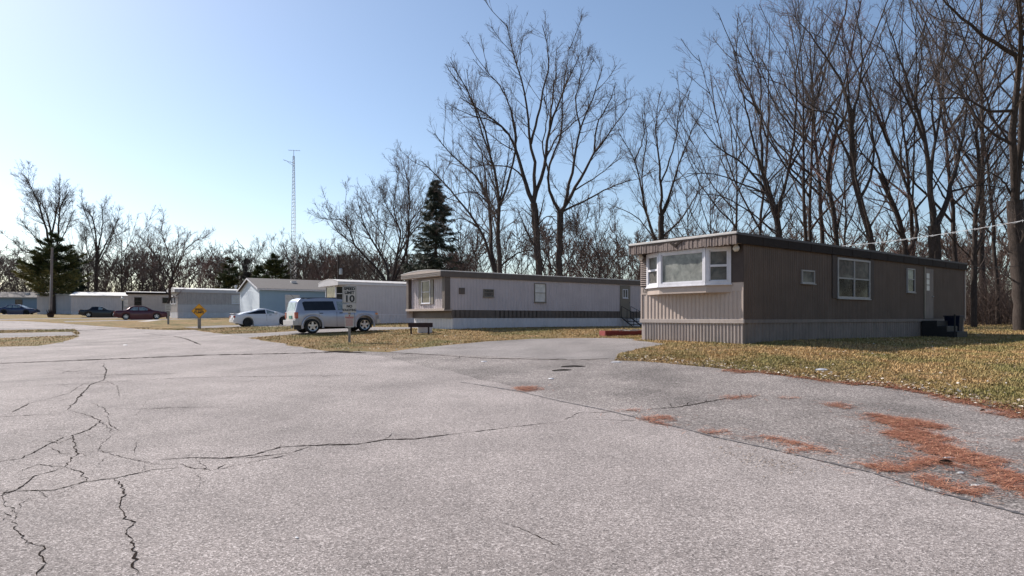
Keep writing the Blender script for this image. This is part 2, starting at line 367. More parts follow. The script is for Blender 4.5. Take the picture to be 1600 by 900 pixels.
def build_ground():
    pts = []; edges = []
    for _, poly in REG:
        b = len(pts); n = len(poly); pts += [Vector(p) for p in poly]; edges += [(b+i, b+(i+1) % n) for i in range(n)]
    b = len(pts); r = 1.2; rg = random.Random(9)
    while r < 1500:
        na = 190 if r < 200 else 60
        for k in range(na):
            a = 2*math.pi*(k+rg.random()*.5)/na; pts.append(Vector((r*math.cos(a), r*math.sin(a))))
        r *= 1.036
    V, E, F, *_ = delaunay_2d_cdt(pts, edges, [], 0, 1e-4)
    V = np.array([(v.x, v.y) for v in V]); F = np.array([f for f in F if len(f) == 3]); Z = hz(V[:, 0], V[:, 1])
    c = V[F].mean(1); own = np.full(len(F), -1)
    for i in reversed(range(len(REG))): own[inside(c[:, 0], c[:, 1], REG[i][1])] = i
    V3 = np.c_[V, Z]; near = np.hypot(V[:, 0], V[:, 1]) < 300
    mats = {'road': M['road'], 'parking_apron': M['apron'], 'driveway': M['drive'], 'path': M['concrete'], 'ground': M['turf']}
    for i in range(-1, len(REG)):
        sel = F[own == i]
        if not len(sel): continue
        u, inv = np.unique(sel.ravel(), return_inverse=True); nm = 'ground' if i < 0 else REG[i][0]
        o = np_mesh(nm, V3[u], inv.reshape(-1, 3), mats[nm], smooth=True); tag(o, kind='structure')
        lab = {'ground': 'brown dormant lawn with greenish patches', 'road': 'cracked light grey asphalt road bending away to the left',
               'parking_apron': 'coarser old asphalt beside the road strewn with pine needles', 'driveway': 'grey asphalt driveway leading off the road', 'path': 'narrow concrete path through the lawn'}[nm]
        if i < 3: tag(o, lab)
    return BVHTree.FromPolygons([tuple(v) for v in V3.tolist()], [tuple(f) for f in F.tolist()])
from mathutils.bvhtree import BVHTree
BVH = build_ground()
def HG(x, y):
    q = BVH.ray_cast(Vector((x, y, 60)), Vector((0, 0, -1)))[0]
    return q.z if q else H(x, y)

# cracks and seams: thin irregular dark strips lying on the asphalt
def crack(mb, pts, wd, lift=.004, seed=0, jag=.5, fade=True):
    rg = random.Random(seed); P = [Vector(p) for p in pts]; out = [P[0]]
    for a, b in zip(P, P[1:]):
        L = (b-a).length; st_ = .035 if a.length < 12 else .08; k = max(1, int(L/st_)); n = Vector((-(b-a).y, (b-a).x)).normalized(); off = 0
        for j in range(1, k+1):
            off = off*.72+rg.choice((-1, -.5, .3, 1))*rg.random()*.016*jag*(1 if j < k else 0); out.append(a.lerp(b, j/k)+n*off)
    n = len(out); ring = []; lw = 1.
    for i, p in enumerate(out):
        t = (out[min(i+1, n-1)]-out[max(i-1, 0)]); t = t.normalized() if t.length > 0 else Vector((1, 0)); q = Vector((-t.y, t.x))
        e = min(1, min(i, n-1-i)/max(3, n*.12)) if fade else 1
        lw = lw*.9+.1*rg.uniform(-.6, 2.6) if i else 1.; ww = wd*max(.04, lw)*(.25+1.0*rg.random()**1.4)*(.2+.8*e)*(.42 if wd < .08 else .55)
        ring.append((p+q*ww, p-q*ww))
    xy = np.array([[tuple(a), tuple(b)] for a, b in ring]); z = np.array([[HG(*q) for q in p] for p in xy])+lift
    v = [(xy[i, s, 0], xy[i, s, 1], z[i, s]) for i in range(n) for s in (0, 1)]
    mb.add(v, [(2*i, 2*i+1, 2*i+3, 2*i+2) for i in range(n-1)])
def z7(*p): return GP([(a/2.2857, 520+b/2.2857) for a, b in p])
def z8(*p): return GP([(600+a/2.5, 500+b/2.5) for a, b in p])
def z6(*p): return GP([(1200+a/3, 520+b/3) for a, b in p])
cr = MB()
CR = [(z7((370,110),(378,140),(375,168),(320,187),(290,222),(240,275)), .036, 1.6), (z7((240,275),(330,300),(352,315),(325,345),(262,368),(262,390),(278,430),(235,480)), .022, 1.5),
 (z7((235,480),(290,500),(305,530)), .012, 1.5), (z7((235,480),(130,510),(60,560),(0,582),(-150,600)), .024, 1.3), (z7((-100,590),(60,566),(200,560),(300,533),(400,521),(540,490),(650,481)), .028, 1.2),
 (z7((410,520),(452,575),(430,612),(440,650),(466,690),(445,720),(465,762),(470,800),(490,840),(493,900)), .019, 1.7), (z7((100,590),(65,640),(45,700),(90,740),(152,775),(156,810),(130,850),(140,900)), .012, 1.6),
 (z7((388,318),(400,335),(430,348)), .02, 1.2), (z7((325,250),(375,272),(400,320)), .014, 1.3), (z7((400,365),(362,400),(355,420),(400,435),(480,455),(550,470)), .012, 1.2),
 (z7((560,455),(700,446),(800,448),(910,436),(1000,409),(1110,403),(1280,398),(1380,381),(1480,380),(1590,366)), .046, .8), (z7((760,492),(900,462),(1000,442),(1060,432)), .02, 1), (z7((1110,405),(1060,425),(900,445),(800,450)), .02, 1),
 (z7((-100,480),(0,460),(75,450),(160,405),(240,370)), .022, 1.2), (z7((40,285),(110,250)), .03, 1.2), (z7((-80,305),(100,295),(220,290)), .03, .8), (z7((0,195),(320,181),(390,176),(640,162),(900,156),(1300,152)), .038, .7),
 (z7((300,148),(380,150),(640,146)), .038, .9), (z7((410,270),(500,274),(640,266),(860,265)), .026, .8), (z7((700,500),(715,540),(690,590)), .006, 1.2), (z7((480,380),(490,400),(478,430)), .006, 1), (z7((540,225),(500,280),(480,300)), .006, 1),
 (z7((305,530),(240,560),(180,590)), .006, 1.2),(z7((640,470),(700,485),(760,492),(800,470)), .018, 1.3), (z7((520,520),(560,500),(640,490)), .006, 1.2), (z7((690,445),(740,480),(700,500)), .008, 1.2),(z7((350,480),(360,455),(400,436)), .006, 1.2),
 (z8((-40,470),(140,463),(380,433),(620,405),(705,398)), .026, .9), (z8((705,388),(760,363),(900,360)), .022, 1), (z8((780,389),(990,393)), .018, .8), (z8((450,790),(530,810),(620,855),(700,885)), .011, 1.3), (z8((1000,352),(1150,340),(1290,315),(1450,290)), .05, .8),
 (z8((0,125),(200,137),(400,150),(750,156),(900,150)), .10, .5), (z7((505,0),(620,12),(720,45)), .10, .8),(z8((1200,530),(1280,533),(1330,528)), .006, 1), (z7((20,60),(140,70)),.02,1),(z7((200,150),(330,112),(350,100)),.012,1.4)]
CR += [(z7((150,385),(210,395),(262,372)), .010, 1.2), (z7((60,500),(130,470),(235,480)), .010, 1.2), (z7((0,640),(40,655),(-60,700)), .010, 1.2), (z7((300,180),(250,215),(160,240),(60,262)), .014, 1.1), (z7((375,168),(420,190),(430,230)), .012, 1.2),
 (z7((352,315),(400,345),(395,365)), .010, 1.2), (z7((178,410),(215,430),(278,430)), .009, 1.2), (z7((130,560),(175,590),(240,580),(300,560)), .008, 1.2), (z7((480,455),(560,470),(640,472)), .010, 1.1), (z7((-60,380),(60,350),(200,345),(325,345)), .010, 1.0), (z7((190,130),(260,140),(330,128)), .02, 1), (z7((30,560),(10,600),(40,640)), .010, 1.3)]
for i, (p, wd, jag) in enumerate(CR):
    crack(cr, p, wd, .004, i+1, jag); rg = random.Random(900+i)
    for a, b in zip(p, p[1:]):            # hairline spurs and crumbled bits beside the main crack
        a = Vector(a); b = Vector(b); L = (b-a).length
        for k in range(int(min(5, L/.35))):
            q = a.lerp(b, rg.random()); d = (b-a).normalized(); sd_ = rg.choice((-1, 1)); d = Matrix.Rotation(sd_*R(rg.uniform(25, 80)), 2) @ d; l = rg.uniform(.08, .35)*(1+.06*q.length)
            crack(cr, [tuple(q), tuple(q+d*l*.5+Vector((rg.gauss(0, .02), rg.gauss(0, .02)))), tuple(q+d*l)], wd*.32, .004, 1000+i*31+k, jag)
tag(cr.build('road_cracks', M['crack']), 'thin jagged dark cracks spreading over the road', kind='structure')
sm = MB(); crack(sm, GP([(-60,573),(0,568),(150,562),(300,556),(315,555),(420,553),(520,550.5)]), .34, .005, 77, .9, False)
crack(sm, GP([(100,517.5),(130,516),(220,512),(250,510)]), .5, .005, 78, .6)
for k in range(5): crack(sm, GP([(500+k*9,549.5+k*.5),(522+k*8,548.5+k*.6),(548+k*6,549.8+k*.5)]), .3, .006+.001*k, 79+k, .8)
tag(sm.build('road_seam', M['crack']), 'dark wide seam crossing the whole road', kind='structure')
tr = MB(); crack(tr, z8((300,243),(520,278),(700,320),(860,352),(1000,385),(1150,420),(1300,460),(1480,498))+z6((480,655),(640,706),(850,763),(1000,800),(1200,855),(1300,885)), .06, .006, 90, .35, False)
tag(tr.build('tar_seam', M['tar']), 'dark tar seam between road and old apron', kind='structure')
# ------------------------------------------------------------------ mobile homes
def F_side(u, n, z): return (u, -n, z)
def F_front(u, n, z): return (-n, u, z)
def mk_back(W): return lambda u, n, z: (u, W+n, z)
def mk_rear(L): return lambda u, n, z: (L+n, u, z)
def ribs(mb, f, u0, u1, z0, z1, n0=0., pitch=.2, depth=.012, duty=.5, sl=.15, jit=0):
    pr = []; u = u0; rg = random.Random(int(u1*100)); pr.append((u0, 0))
    while u+pitch < u1-.01:
        s = pitch*sl; a = pitch*duty*(1+rg.uniform(-jit, jit))
        pr += [(u+s, depth), (u+a, depth), (u+a+s, 0), (u+pitch, 0)]; u += pitch
    pr.append((u1, 0)); b = len(mb.v)
    for (q, d) in pr: mb.v += [f(q, n0+d, z0), f(q, n0+d, z1)]
    mb.f += [(b+2*i, b+2*i+2, b+2*i+3, b+2*i+1) for i in range(len(pr)-1)]
def laps(mb, f, u0, u1, z0, z1, n0=0., pitch=.12, depth=.012):
    z = z0; b = len(mb.v); pr = []
    while z < z1-.01: pr += [(z, depth), (min(z+pitch, z1), 0)]; z += pitch
    for (q, d) in pr: mb.v += [f(u0, n0+d, q), f(u1, n0+d, q)]
    mb.f += [(b+2*i, b+2*i+2, b+2*i+3, b+2*i+1) for i in range(len(pr)-1)]
def window(root, f, u0, u1, z0, z1, n=.0, fw=.05, mull=(), rails=(), frame='trim_white', pane='glass_mid', lower=None, fd=.05, label=None):
    m = MB(); d0, d1 = n-.01, n+fd
    m.mbox(f, u0, u1, d0, d1, z1-fw, z1); m.mbox(f, u0, u1, d0, d1, z0, z0+fw)
    m.mbox(f, u0, u0+fw, d0, d1-.001, z0+fw, z1-fw); m.mbox(f, u1-fw, u1, d0, d1-.001, z0+fw, z1-fw)
    for t in mull: uu = u0+(u1-u0)*t; m.mbox(f, uu-fw*.5, uu+fw*.5, d0, d1-.003, z0+fw, z1-fw)
    for t in rails: zz = z0+(z1-z0)*t; m.mbox(f, u0+fw, u1-fw, d0, d1-.012, zz-fw*.35, zz+fw*.35)
    m.mbox(f, u0-.03, u1+.03, d0, d1+.03, z0-.03, z0)
    fr = m.build('window', M[frame], root)
    if label: fr['label'] = label
    zm = z0+(z1-z0)*(rails[0] if rails else .5)
    if lower:
        MB().mbox(f, u0+fw, u1-fw, n-.005, n+.014, zm, z1-fw).build('pane', M[pane], fr)
        MB().mbox(f, u0+fw, u1-fw, n-.005, n+.012, z0+fw, zm).build('pane', M[lower], fr)
    else: MB().mbox(f, u0+fw, u1-fw, n-.005, n+.014, z0+fw, z1-fw).build('pane', M[pane], fr)
    return fr
def arc_roof(root, L, W, z, rise, ov, ovf, mat, thick=.06, edge=None):
    """bowed roof: curved across the width, overhanging by ov at the sides and ovf at the front"""
    m = MB(); n = 12; a = []
    for i in range(n+1):
        t = i/n; y = -ov+(W+2*ov)*t; a.append((y, z+rise*(1-(2*t-1)**2)))
    v = [(x, y, zz+d) for x in (-ovf, L+.1) for d in (0, thick) for (y, zz) in a]; k = n+1; fs = []
    for i in range(n):
        fs += [(i, i+1, 2*k+i+1, 2*k+i), (k+i, 3*k+i, 3*k+i+1, k+i+1), (i, k+i, k+i+1, i+1), (2*k+i, 2*k+i+1, 3*k+i+1, 3*k+i)]
    fs += [(0, 2*k, 3*k, k), (n, k+n, 3*k+n, 2*k+n)]
    m.add(v, fs); return m.build('roof', mat, root)
def gable_fill(m, W, z, rise, x, th, ov=0, drop=.3):
    n = 10; top = []
    for i in range(n+1):
        t = i/n; top.append((-ov+(W+2*ov)*t, z+rise*(1-(2*t-1)**2)))
    pts = [(x, y, zz-.002) for y, zz in top]+[(x, W+ov, z-drop), (x, -ov, z-drop)]
    m.prism(pts, (th, 0, 0))
def home_shell(root, L, W, Hh, sk, wall, skirt, pitch=.2, depth=.012, belt=None, zw=None, sides=('side','front','back','rear'), skpitch=.2):
    """walls as ribbed sheets over a solid core, skirting below"""
    zw = zw or sk
    core = MB(); core.box(.03, L-.03, .03, W-.03, sk-.05, Hh-.02)
    ff = {'side': (F_side, L), 'front': (F_front, W), 'back': (mk_back(W), L), 'rear': (mk_rear(L), W)}
    for s_ in sides:
        f, U = ff[s_]; ribs(core, f, 0, U, zw, Hh, 0, pitch, depth)
    wl = core.build('wall', M[wall], root)
    s = MB(); s.box(.06, L-.06, .06, W-.06, -.35, sk-.06)
    for k in ff:
        f, U = ff[k]; ribs(s, f, .02, U-.02, -.35, sk, -.02, skpitch, .016, .45)
    s.build('skirting', M[skirt], root)
    return wl
ANG = math.atan2(.6, .8)
def wpt(C, ang, x, y): return (C[0]+x*math.cos(ang)-y*math.sin(ang), C[1]+x*math.sin(ang)+y*math.cos(ang))
FOOT = []
def new_home(name, label, C, ang, z, L, W):
    FOOT.append([wpt(C, ang, *q) for q in ((0, 0), (L, 0), (L, W), (0, W))])
    return empty(name, (C[0], C[1], z), ang, label, 'mobile home')

# --- the near tan home
C1 = (7.06, 19.5); Z1 = .78; L1, W1, H1, SK1 = 17.9, 4.1, 3.43, .70
h1 = new_home('mobile_home', 'tan ribbed mobile home with a white bay window at its near end', C1, ANG, Z1, L1, W1)
core = MB(); core.box(.03, L1-.03, .03, W1-.03, .6, H1-.06)
ribs(core, F_side, 0, L1, .76, H1-.3, 0, .115, .010, .38)
ribs(core, mk_back(W1), 0, L1, .76, H1-.3, 0, .2, .010); ribs(core, mk_rear(L1), 0, W1, .76, H1-.3, 0, .2, .010)
core.build('wall', M['main_tan'], h1)
fw = MB(); ribs(fw, F_front, .05, W1-.05, .76, 1.63, .0, .155, .020, .55, .2)
fw.mbox(F_front, 0, W1, .0, .022, 1.63, 1.90); fw.mbox(F_front, 0, .06, .0, .03, .76, 1.63); fw.mbox(F_front, W1-.06, W1, .0, .03, .76, 1.63)
fw.build('front_wall', M['main_trim'], h1, label) if False else fw.build('front_wall', M['main_trim'], h1)
sd_ = MB(); ribs(sd_, F_side, .02, L1-.02, -.35, .66, -.02, .20, .018, .45); sd_.mbox(F_side, .02, L1+.03, -.02, .03, .645, .758); sd_.build('side_skirting', M['shaded_skirt'], h1)
sk = MB(); sk.box(.05, L1-.05, .05, W1-.05, -.35, .64)
ribs(sk, F_front, .02, W1-.02, -.35, .66, -.01, .125, .028, .42, .12, .25)
ribs(sk, mk_back(W1), .02, L1-.02, -.35, .66, -.02); ribs(sk, mk_rear(L1), .02, W1-.02, -.35, .66, -.02)
sk.build('skirting', M['main_skirt'], h1)
bl = MB(); bl.mbox(F_front, -.03, W1+.03, -.02, .05, .635, .765)
MB().mbox(F_side, L1-.02, L1+.06, 0, .04, .765, H1-.35).build('corner_trim', M['main_trim'], h1)
bl.build('belt_trim', M['main_skirt'], h1, .006)
fl = MB(); fl.mbox(F_front, 0, .46, .0, .03, 1.90, H1-.3); fl.build('brown_panel', M['brown_shutter'], h1)
fl = MB(); fl.mbox(F_front, 3.70, W1, .0, .03, 1.90, H1-.3); fl.build('brown_panel', M['brown_shutter'], h1)
lv = MB()
for k in range(15): z = 1.93+k*.068; lv.add([F_front(u, n, q) for u in (3.82, 4.08) for (n, q) in ((.035, z), (.075, z+.01), (.04, z+.06))], [(0,1,4,3),(1,2,5,4),(0,3,5,2),(0,2,1),(3,4,5)])
lv.build('louver_shutter', M['shake'], h1)
# bay window: base box, three glazed faces, head board
b_, ya, yb, yc, yd, zb0, zb1, zb2 = .36, .42, 1.10, 2.98, 3.80, 1.60, 1.86, 3.02
bay_out = [(ya, .02), (yb, b_), (yc, b_), (yd, .02)]
base = MB(); base.prism([F_front(u, n, zb0) for u, n in bay_out], (0, 0, zb1-zb0)); bb = base.build('bay_base', M['main_trim'], h1, .01)
def seg_f(p, q):
    p = Vector(p); q = Vector(q); d = (q-p).normalized(); nn = Vector((-d.y, d.x))
    if nn.y < 0: nn = -nn
    def f(u, n, z): r = p+d*u+nn*n; return F_front(r.x, r.y, z)
    return f, (q-p).length
for i, kw in enumerate([dict(rails=(.5,), pane='glass_mid', lower='glass_mid'), dict(pane='glass_pale'), dict(rails=(.5,), pane='glass_mid', lower='glass_mid')]):
    f, U = seg_f(bay_out[i], bay_out[i+1])
    window(h1, f, .0, U, zb1, zb2, -.03, .10, frame='trim_white', fd=.07, **kw)
    inner = MB(); a_ = .10
    for (q0, q1, q2, q3) in ((a_, U-a_, zb1+a_, zb1+a_+.035), (a_, U-a_, zb2-a_-.035, zb2-a_), (a_, a_+.035, zb1+a_, zb2-a_), (U-a_-.035, U-a_, zb1+a_, zb2-a_)): inner.mbox(f, q0, q1, -.03, .012, q2, q3)
    inner.build('window_bead', M['trim_white'], h1)
bt = MB(); bt.prism([F_front(u, n*1.02, zb2) for u, n in bay_out], (0, 0, .12)); bt.build('bay_head', M['shake'], h1)
# roof, fascia
rf = MB(); n = 16; OVF = .50
v = []
for x in (-OVF, L1+.08):
    for (y, z) in ((-.10, H1-.05), (W1*.5, H1+.01), (W1+.10, H1-.05), (W1+.10, H1-.12), (-.10, H1-.12)): v.append((x, y, z))
rf.add(v, [(0,1,6,5),(1,2,7,6),(2,3,8,7),(3,4,9,8),(4,0,5,9),(0,4,3,2,1),(5,6,7,8,9)])
roof1 = rf.build('roof', M['roof_dark'], h1)
ed = MB(); ed.mbox(F_front, -.11, W1+.11, OVF-.01, OVF+.03, H1-.10, H1-.03); ed.build('roof_edge', M['roof_edge'], h1, .008)
fa = MB(); fa.mbox(F_side, -OVF, L1+.06, .05, .09, H1-.38, H1-.075)
for k in range(12): fa.mbox(F_side, .9+k*1.45, .915+k*1.45, .08, .098, H1-.38, H1-.08)
fa.build('side_fascia', M['brown_fascia'], h1)
sh = MB(); y = -.09; rg = random.Random(5)
while y < W1+.08:
    wd = rg.uniform(.03, .055); tz = H1-.40-rg.uniform(-.012, .022)
    sh.mbox(F_front, y, y+wd-.006, OVF-.03, OVF+.008+rg.uniform(0, .028), tz, H1-.14); y += wd
sh.mbox(F_front, -.09, W1+.09, OVF-.05, OVF-.02, H1-.37, H1-.13); sh.mbox(mk_back(W1), -OVF, L1, .05, .09, H1-.38, H1-.08)
sh.build('shake_fascia', M['shake'], h1)
cap = MB(); cap.mbox(F_front, -.1, W1+.1, OVF-.02, OVF+.035, H1-.15, H1-.10); cap.build('fascia_trim', M['brown_fascia'], h1)
so = MB(); so.box(-OVF+.03, .02, -.04, W1+.04, H1-.36, H1-.34); so.build('soffit', M['main_trim'], h1)
eg = MB(); cx = 2.15; zz = H1-.24       # spread-winged ornament on the fascia
eg.prism([F_front(cx+a, OVF+.03, zz+b) for a, b in ((-.28,.10),(-.20,.04),(-.06,-.02),(0,-.10),(.06,-.02),(.20,.04),(.28,.10),(.16,.085),(.06,.05),(0,.02),(-.06,.05),(-.16,.085))], (-.03, 0, 0))
eg.build('bird_ornament', M['brown_fascia'], h1)
for u in (.16, 4.0):
    gl = MB(); gl.lathe([(.001, -.10), (.05, -.095), (.09, -.05), (.105, 0), (.09, .055), (.05, .09), (.045, .13), (.001, .13)], F_front(u, .15, 2.93), n=16); gl.build('globe_light', M['globe'], h1, smooth=True)
text_mesh('124', .2, M['sign_black'], h1, F_front(3.88, .034, 1.76), (R(90), 0, R(-90)))
# long side openings
window(h1, F_side, 3.28, 4.11, 1.97, 2.42, .01, .045, frame='trim_dull', pane='glass_mid')
window(h1, F_side, 5.70, 8.19, 1.51, 2.97, .01, .07, frame='trim_dull', mull=(.5,), rails=(.5,), pane='glass_mid', lower='glass_dark')
for u0 in (5.36, 8.23): MB().mbox(F_side, u0, u0+.31, .0, .035, 1.5, H1-.38).build('shutter', M['brown_shutter'], h1)
window(h1, F_side, 11.5, 12.25, 1.86, 2.85, .01, .05, frame='trim_dull', rails=(.55,), pane='glass_mid', lower='glass_dark')
dr = MB(); dr.mbox(F_side, 13.3, 14.17, .0, .04, .77, 2.92); door = dr.build('door', M['shaded_skirt'], h1, .008)
MB().mbox(F_side, 13.22, 13.3, 0, .05, .77, 2.98).build('door_frame', M['door_tan'], door); 
dp = MB()
for k in range(3): dp.mbox(F_side, 13.43, 13.72, .035, .05, 1.98+k*.26, 2.2+k*.26)
dp.build('pane', M['blind'], door)
MB().lathe([(.001, -.03), (.025, -.02), (.03, 0), (.025, .02), (.001, .03)], F_side(14.05, .07, 1.72), n=10).build('handle', M['metal'], door)
vt = MB(); c0 = (10.2, 2.2, H1)
vt.lathe([(.10, -.05), (.10, .22), (.17, .22), (.17, .27), (.11, .29), (.11, .33), (.18, .33), (.18, .40), (.12, .43), (.001, .44)], c0, n=16); vt.build('roof_vent', M['metal'], h1)
MB().lathe([(.12, -.05), (.12, .02), (.10, .08), (.05, .12), (.001, .13)], (3.6, 1.2, H1), n=14).build('roof_cap', M['metal'], h1)

# steps, bin by the far door
stp = empty('door_steps', wpt(C1, ANG, 12.9, -1.35)+(Z1,), ANG, 'dark metal steps at the shaded side door of the tan home', 'steps')
tm = MB()
for k in range(3): tm.box(0, 1.15, .0+k*.36, 1.3, k*.22, (k+1)*.22+.02)
tm.build('treads', M['black_metal'], stp, .01)
rl = MB()
rl.tube([(.0, .08, -.1), (.0, .08, .95)], .035); rl.build('newel_post', M['black_metal'], stp)
def bin_(name, loc, rz, label, mat, s=1.0):
    r = empty(name, loc, rz, label, 'bin'); m = MB()
    v = []
    for z, k in ((.12, .82), (1.0, 1.0)): v += [(-.29*k*s, -.34*k*s, z*s), (.29*k*s, -.34*k*s, z*s), (.29*k*s, .34*k*s, z*s), (-.29*k*s, .34*k*s, z*s)]
    m.add(v, [(0,3,2,1),(4,5,6,7),(0,1,5,4),(1,2,6,5),(2,3,7,6),(3,0,4,7)]); m.build('body', mat, r, .02)
    MB().box(-.31*s, .31*s, -.36*s, .38*s, 1.005*s, 1.06*s).build('lid', mat, r, .02)
    for x in (-.26, .26): MB().lathe([(.001, -.03), (.12*s, -.03), (.12*s, .03), (.001, .03)], (x*s, .28*s, .12*s), 'x', 14).build('wheel', M['tyre'], r)
    return r
bin_('wheeled_bin', wpt(C1, ANG, 14.45, -.72)+(Z1,), ANG, 'dark blue wheeled bin beside the shaded door steps', M['blue_plastic'], .85)

# --- second home: pale lilac with taupe bands
C2 = (-3.62, 34.5); Z2 = .94; L2, W2, H2 = 18, 4.4, 3.17
h2 = new_home('mobile_home', 'pale lilac mobile home with taupe band, framed end window and bowed roof', C2, ANG, Z2, L2, W2)
m = MB(); m.box(.33, L2-.03, .03, W2-.03, 1.05, H2-.1); ribs(m, F_side, .32, L2, 1.07, H2-.3, 0, .2, .01)
ribs(m, mk_back(W2), .0, L2, .62, H2-.3); ribs(m, mk_rear(L2), 0, W2, .62, H2-.3)
m.box(.14, .34, .26, W2-.26, 1.15, H2-.3); ribs(m, lambda u, n, z: (.14-n, u, z), .26, W2-.26, 1.15, H2-.3, 0, .2, .01)
m.build('wall', M['lilac'], h2)
m = MB(); m.box(.42, L2-.02, .0, W2, .62, 1.07); ribs(m, F_side, .42, L2, .62, 1.07, .0, .3, .008); m.build('taupe_band', M['taupe'], h2)
m = MB(); m.box(.55, L2-.05, .03, W2-.03, -.35, .6); ribs(m, F_side, .5, L2, -.35, .62, -.01, .35, .012, .5); ribs(m, lambda u, n, z: (.5-n, u, z), .0, W2, -.35, .62, 0, .3, .012); m.build('skirting', M['skirt_white'], h2)
MB().mbox(F_front, 0, .26, -.34, .02, 1.08, H2-.28).mbox(F_side, -.02, .33, .0, .02, 1.08, H2-.28).build('corner_post', M['taupe'], h2)
MB().mbox(F_front, W2-.26, W2, -.34, .02, 1.08, H2-.28).build('corner_post', M['taupe'], h2)
MB().mbox(F_front, -.02, W2+.02, -.45, .06, 1.03, 1.15).build('frame_sill', M['main_trim'], h2)
ft = MB(); gable_fill(ft, W2, H2-.02, .13, -.32, .30, .08, .26); ft.build('front_fascia', M['main_trim'], h2)
for k in range(3): MB().box(-.34, -.318, -.07, W2+.07, H2-.27+k*.09, H2-.24+k*.09).build('fascia_strip', M['taupe'], h2)
MB().mbox(F_side, -.3, L2+.05, .05, .09, H2-.32, H2-.03).build('side_fascia', M['taupe'], h2)
arc_roof(h2, L2, W2, H2-.02, .13, .10, .33, M['roof_edge'], .04)
ff = lambda u, n, z: (.14-n, u, z)
window(h2, ff, 1.75, 2.75, 1.45, 2.75, .02, .05, mull=(), rails=(.5,), pane='glass_mid')
for u in (1.42, 2.77): MB().mbox(ff, u, u+.3, .0, .05, 1.42, 2.78).build('shutter', M['door_tan'], h2)
MB().mbox(F_side, .89, 1.26, .0, .04, 1.94, 2.29).build('vent_cover', M['taupe'], h2)
window(h2, F_side, 2.5, 3.2, 1.82, 2.26, .01, .04, frame='door_tan', pane='glass_mid', rails=(.55,))
window(h2, F_side, 6.17, 7.07, 1.56, 2.71, .01, .045, frame='door_tan', pane='blind', rails=(.5,))
d2 = MB().mbox(F_side, 13.5, 14.45, .0, .05, .66, 2.8).build('door', M['door_tan'], h2, .01)
window(h2, F_side, 13.72, 14.22, 1.95, 2.55, .04, .05, mull=(.5,), rails=(.33, .66), pane='glass_mid', fd=.02)
MB().lathe([(.001, -.03), (.03, 0), (.001, .03)], F_side(14.34, .08, 1.65), n=8).build('handle', M['black_metal'], d2)
# tow rail in front of home 2
BX, BY = X_at(657, 31.8), 31.8
tow = empty('bench', (BX, BY, H(BX, BY)), R(8), 'low dark brown plank bench under the framed end of the lilac home', 'bench')
MB().box(-.60, .60, -.14, .14, .34, .56).build('seat', M['planter'], tow, .01)
for x in (-.46, .40): MB().box(x-.04, x+.04, -.1, .1, -.08, .36).build('leg', M['planter'], tow)
CXY = (X_at(664, 32.6), 32.6)
tag(MB().box(-.36, .36, -.2, .2, -.05, .30).build('concrete_block', M['paint_white'], None, .02, loc=(CXY[0], CXY[1], H(*CXY)), rot=(0, 0, R(10))), 'whitish block on the grass behind the low dark bench', 'block')
# steps and deck by its door
st = empty('door_steps', wpt(C2, ANG, 13.55, -1.2)+(Z2,), ANG, 'black iron steps with handrails at the door of the lilac home', 'steps')
m = MB()
for k in range(3): m.box(0, .9, k*.36, k*.36+.32, .18+k*.19, .22+k*.19)
m.build('treads', M['black_metal'], st)
for x in (0, .9):
    m = MB(); m.tube([(x, .0, 0), (x, 1.15, .68)], .04); m.tube([(x, .02, .1), (x, .02, .95), (x, 1.1, 1.4), (x, 1.1, .6)], .022); m.tube([(x, .6, .4), (x, .6, 1.15)], .018); m.build('handrail', M['black_metal'], st)
RC = (5.1, 28.6); rz0 = ANG*.2
bed = empty('planter_box', (RC[0], RC[1], H(*RC)), rz0, 'low red wooden planter box between driveway and lilac home', 'planter')
m = MB()
for (x0, x1, y0, y1) in ((-1.1, 1.3, -.5, -.45), (-1.1, 1.3, .45, .5), (-1.1, -1.05, -.45, .45), (1.25, 1.3, -.45, .45)): m.box(x0, x1, y0, y1, -.05, .20)
m.build('boards', M['red_wood'], bed, .008)
MB().box(-1.05, 1.25, -.45, .45, -.05, .14).build('soil', M['concrete'], bed)
m = MB(); rg = random.Random(3)
for k in range(11):
    a = rg.uniform(0, math.pi); x, y = rg.uniform(-.5, .9), rg.uniform(-.3, .3); l = rg.uniform(.3, .6)
    m.tube([(x-l*math.cos(a), y-l*.5*math.sin(a), .17+rg.random()*.04), (x, y, .22+.04*rg.random()), (x+l*math.cos(a), y+l*.5*math.sin(a), .18+rg.random()*.1)], .014, 5)
tag(m.build('dry_sticks', M['grey_wood'], None, loc=(RC[0], RC[1], H(*RC)), rot=(0, 0, rz0)), 'heap of pale dry sticks in the red planter box', 'sticks')

# --- third home: plain white with bowed front
C3 = (-12.2, 47.0); Z3 = 1.08; L3, W3, H3 = 18, 3.9, 3.12
h3 = new_home('mobile_home', 'plain pale grey mobile home with bowed white front behind the silver car', C3, ANG, Z3, L3, W3)
home_shell(h3, L3, W3, H3-.05, .72, 'grey_siding', 'skirt_white', .25, .008, skpitch=.3)
m = MB(); gable_fill(m, W3, H3-.02, .25, -.62, .6, .05, .22); m.build('front_hood', M['grey_siding'], h3)
arc_roof(h3, L3, W3, H3-.02, .25, .10, .63, M['roof_edge'], .05)
MB().mbox(F_side, -.6, L3+.05, .05, .085, H3-.17, H3-.03).build('side_fascia', M['paint_white'], h3)
MB().mbox(F_side, 0, L3, .0, .03, .70, .76).build('belt_trim', M['trim_white'], h3)
m = MB(); m.prism([F_front(u, n, .75) for u, n in ((.45, .0), (.9, .42), (2.9, .42), (3.4, .0))], (0, 0, .95)); m.build('bay_base', M['paint_white'], h3)
bo = [(.45, 0), (.9, .42), (2.9, .42), (3.4, 0)]
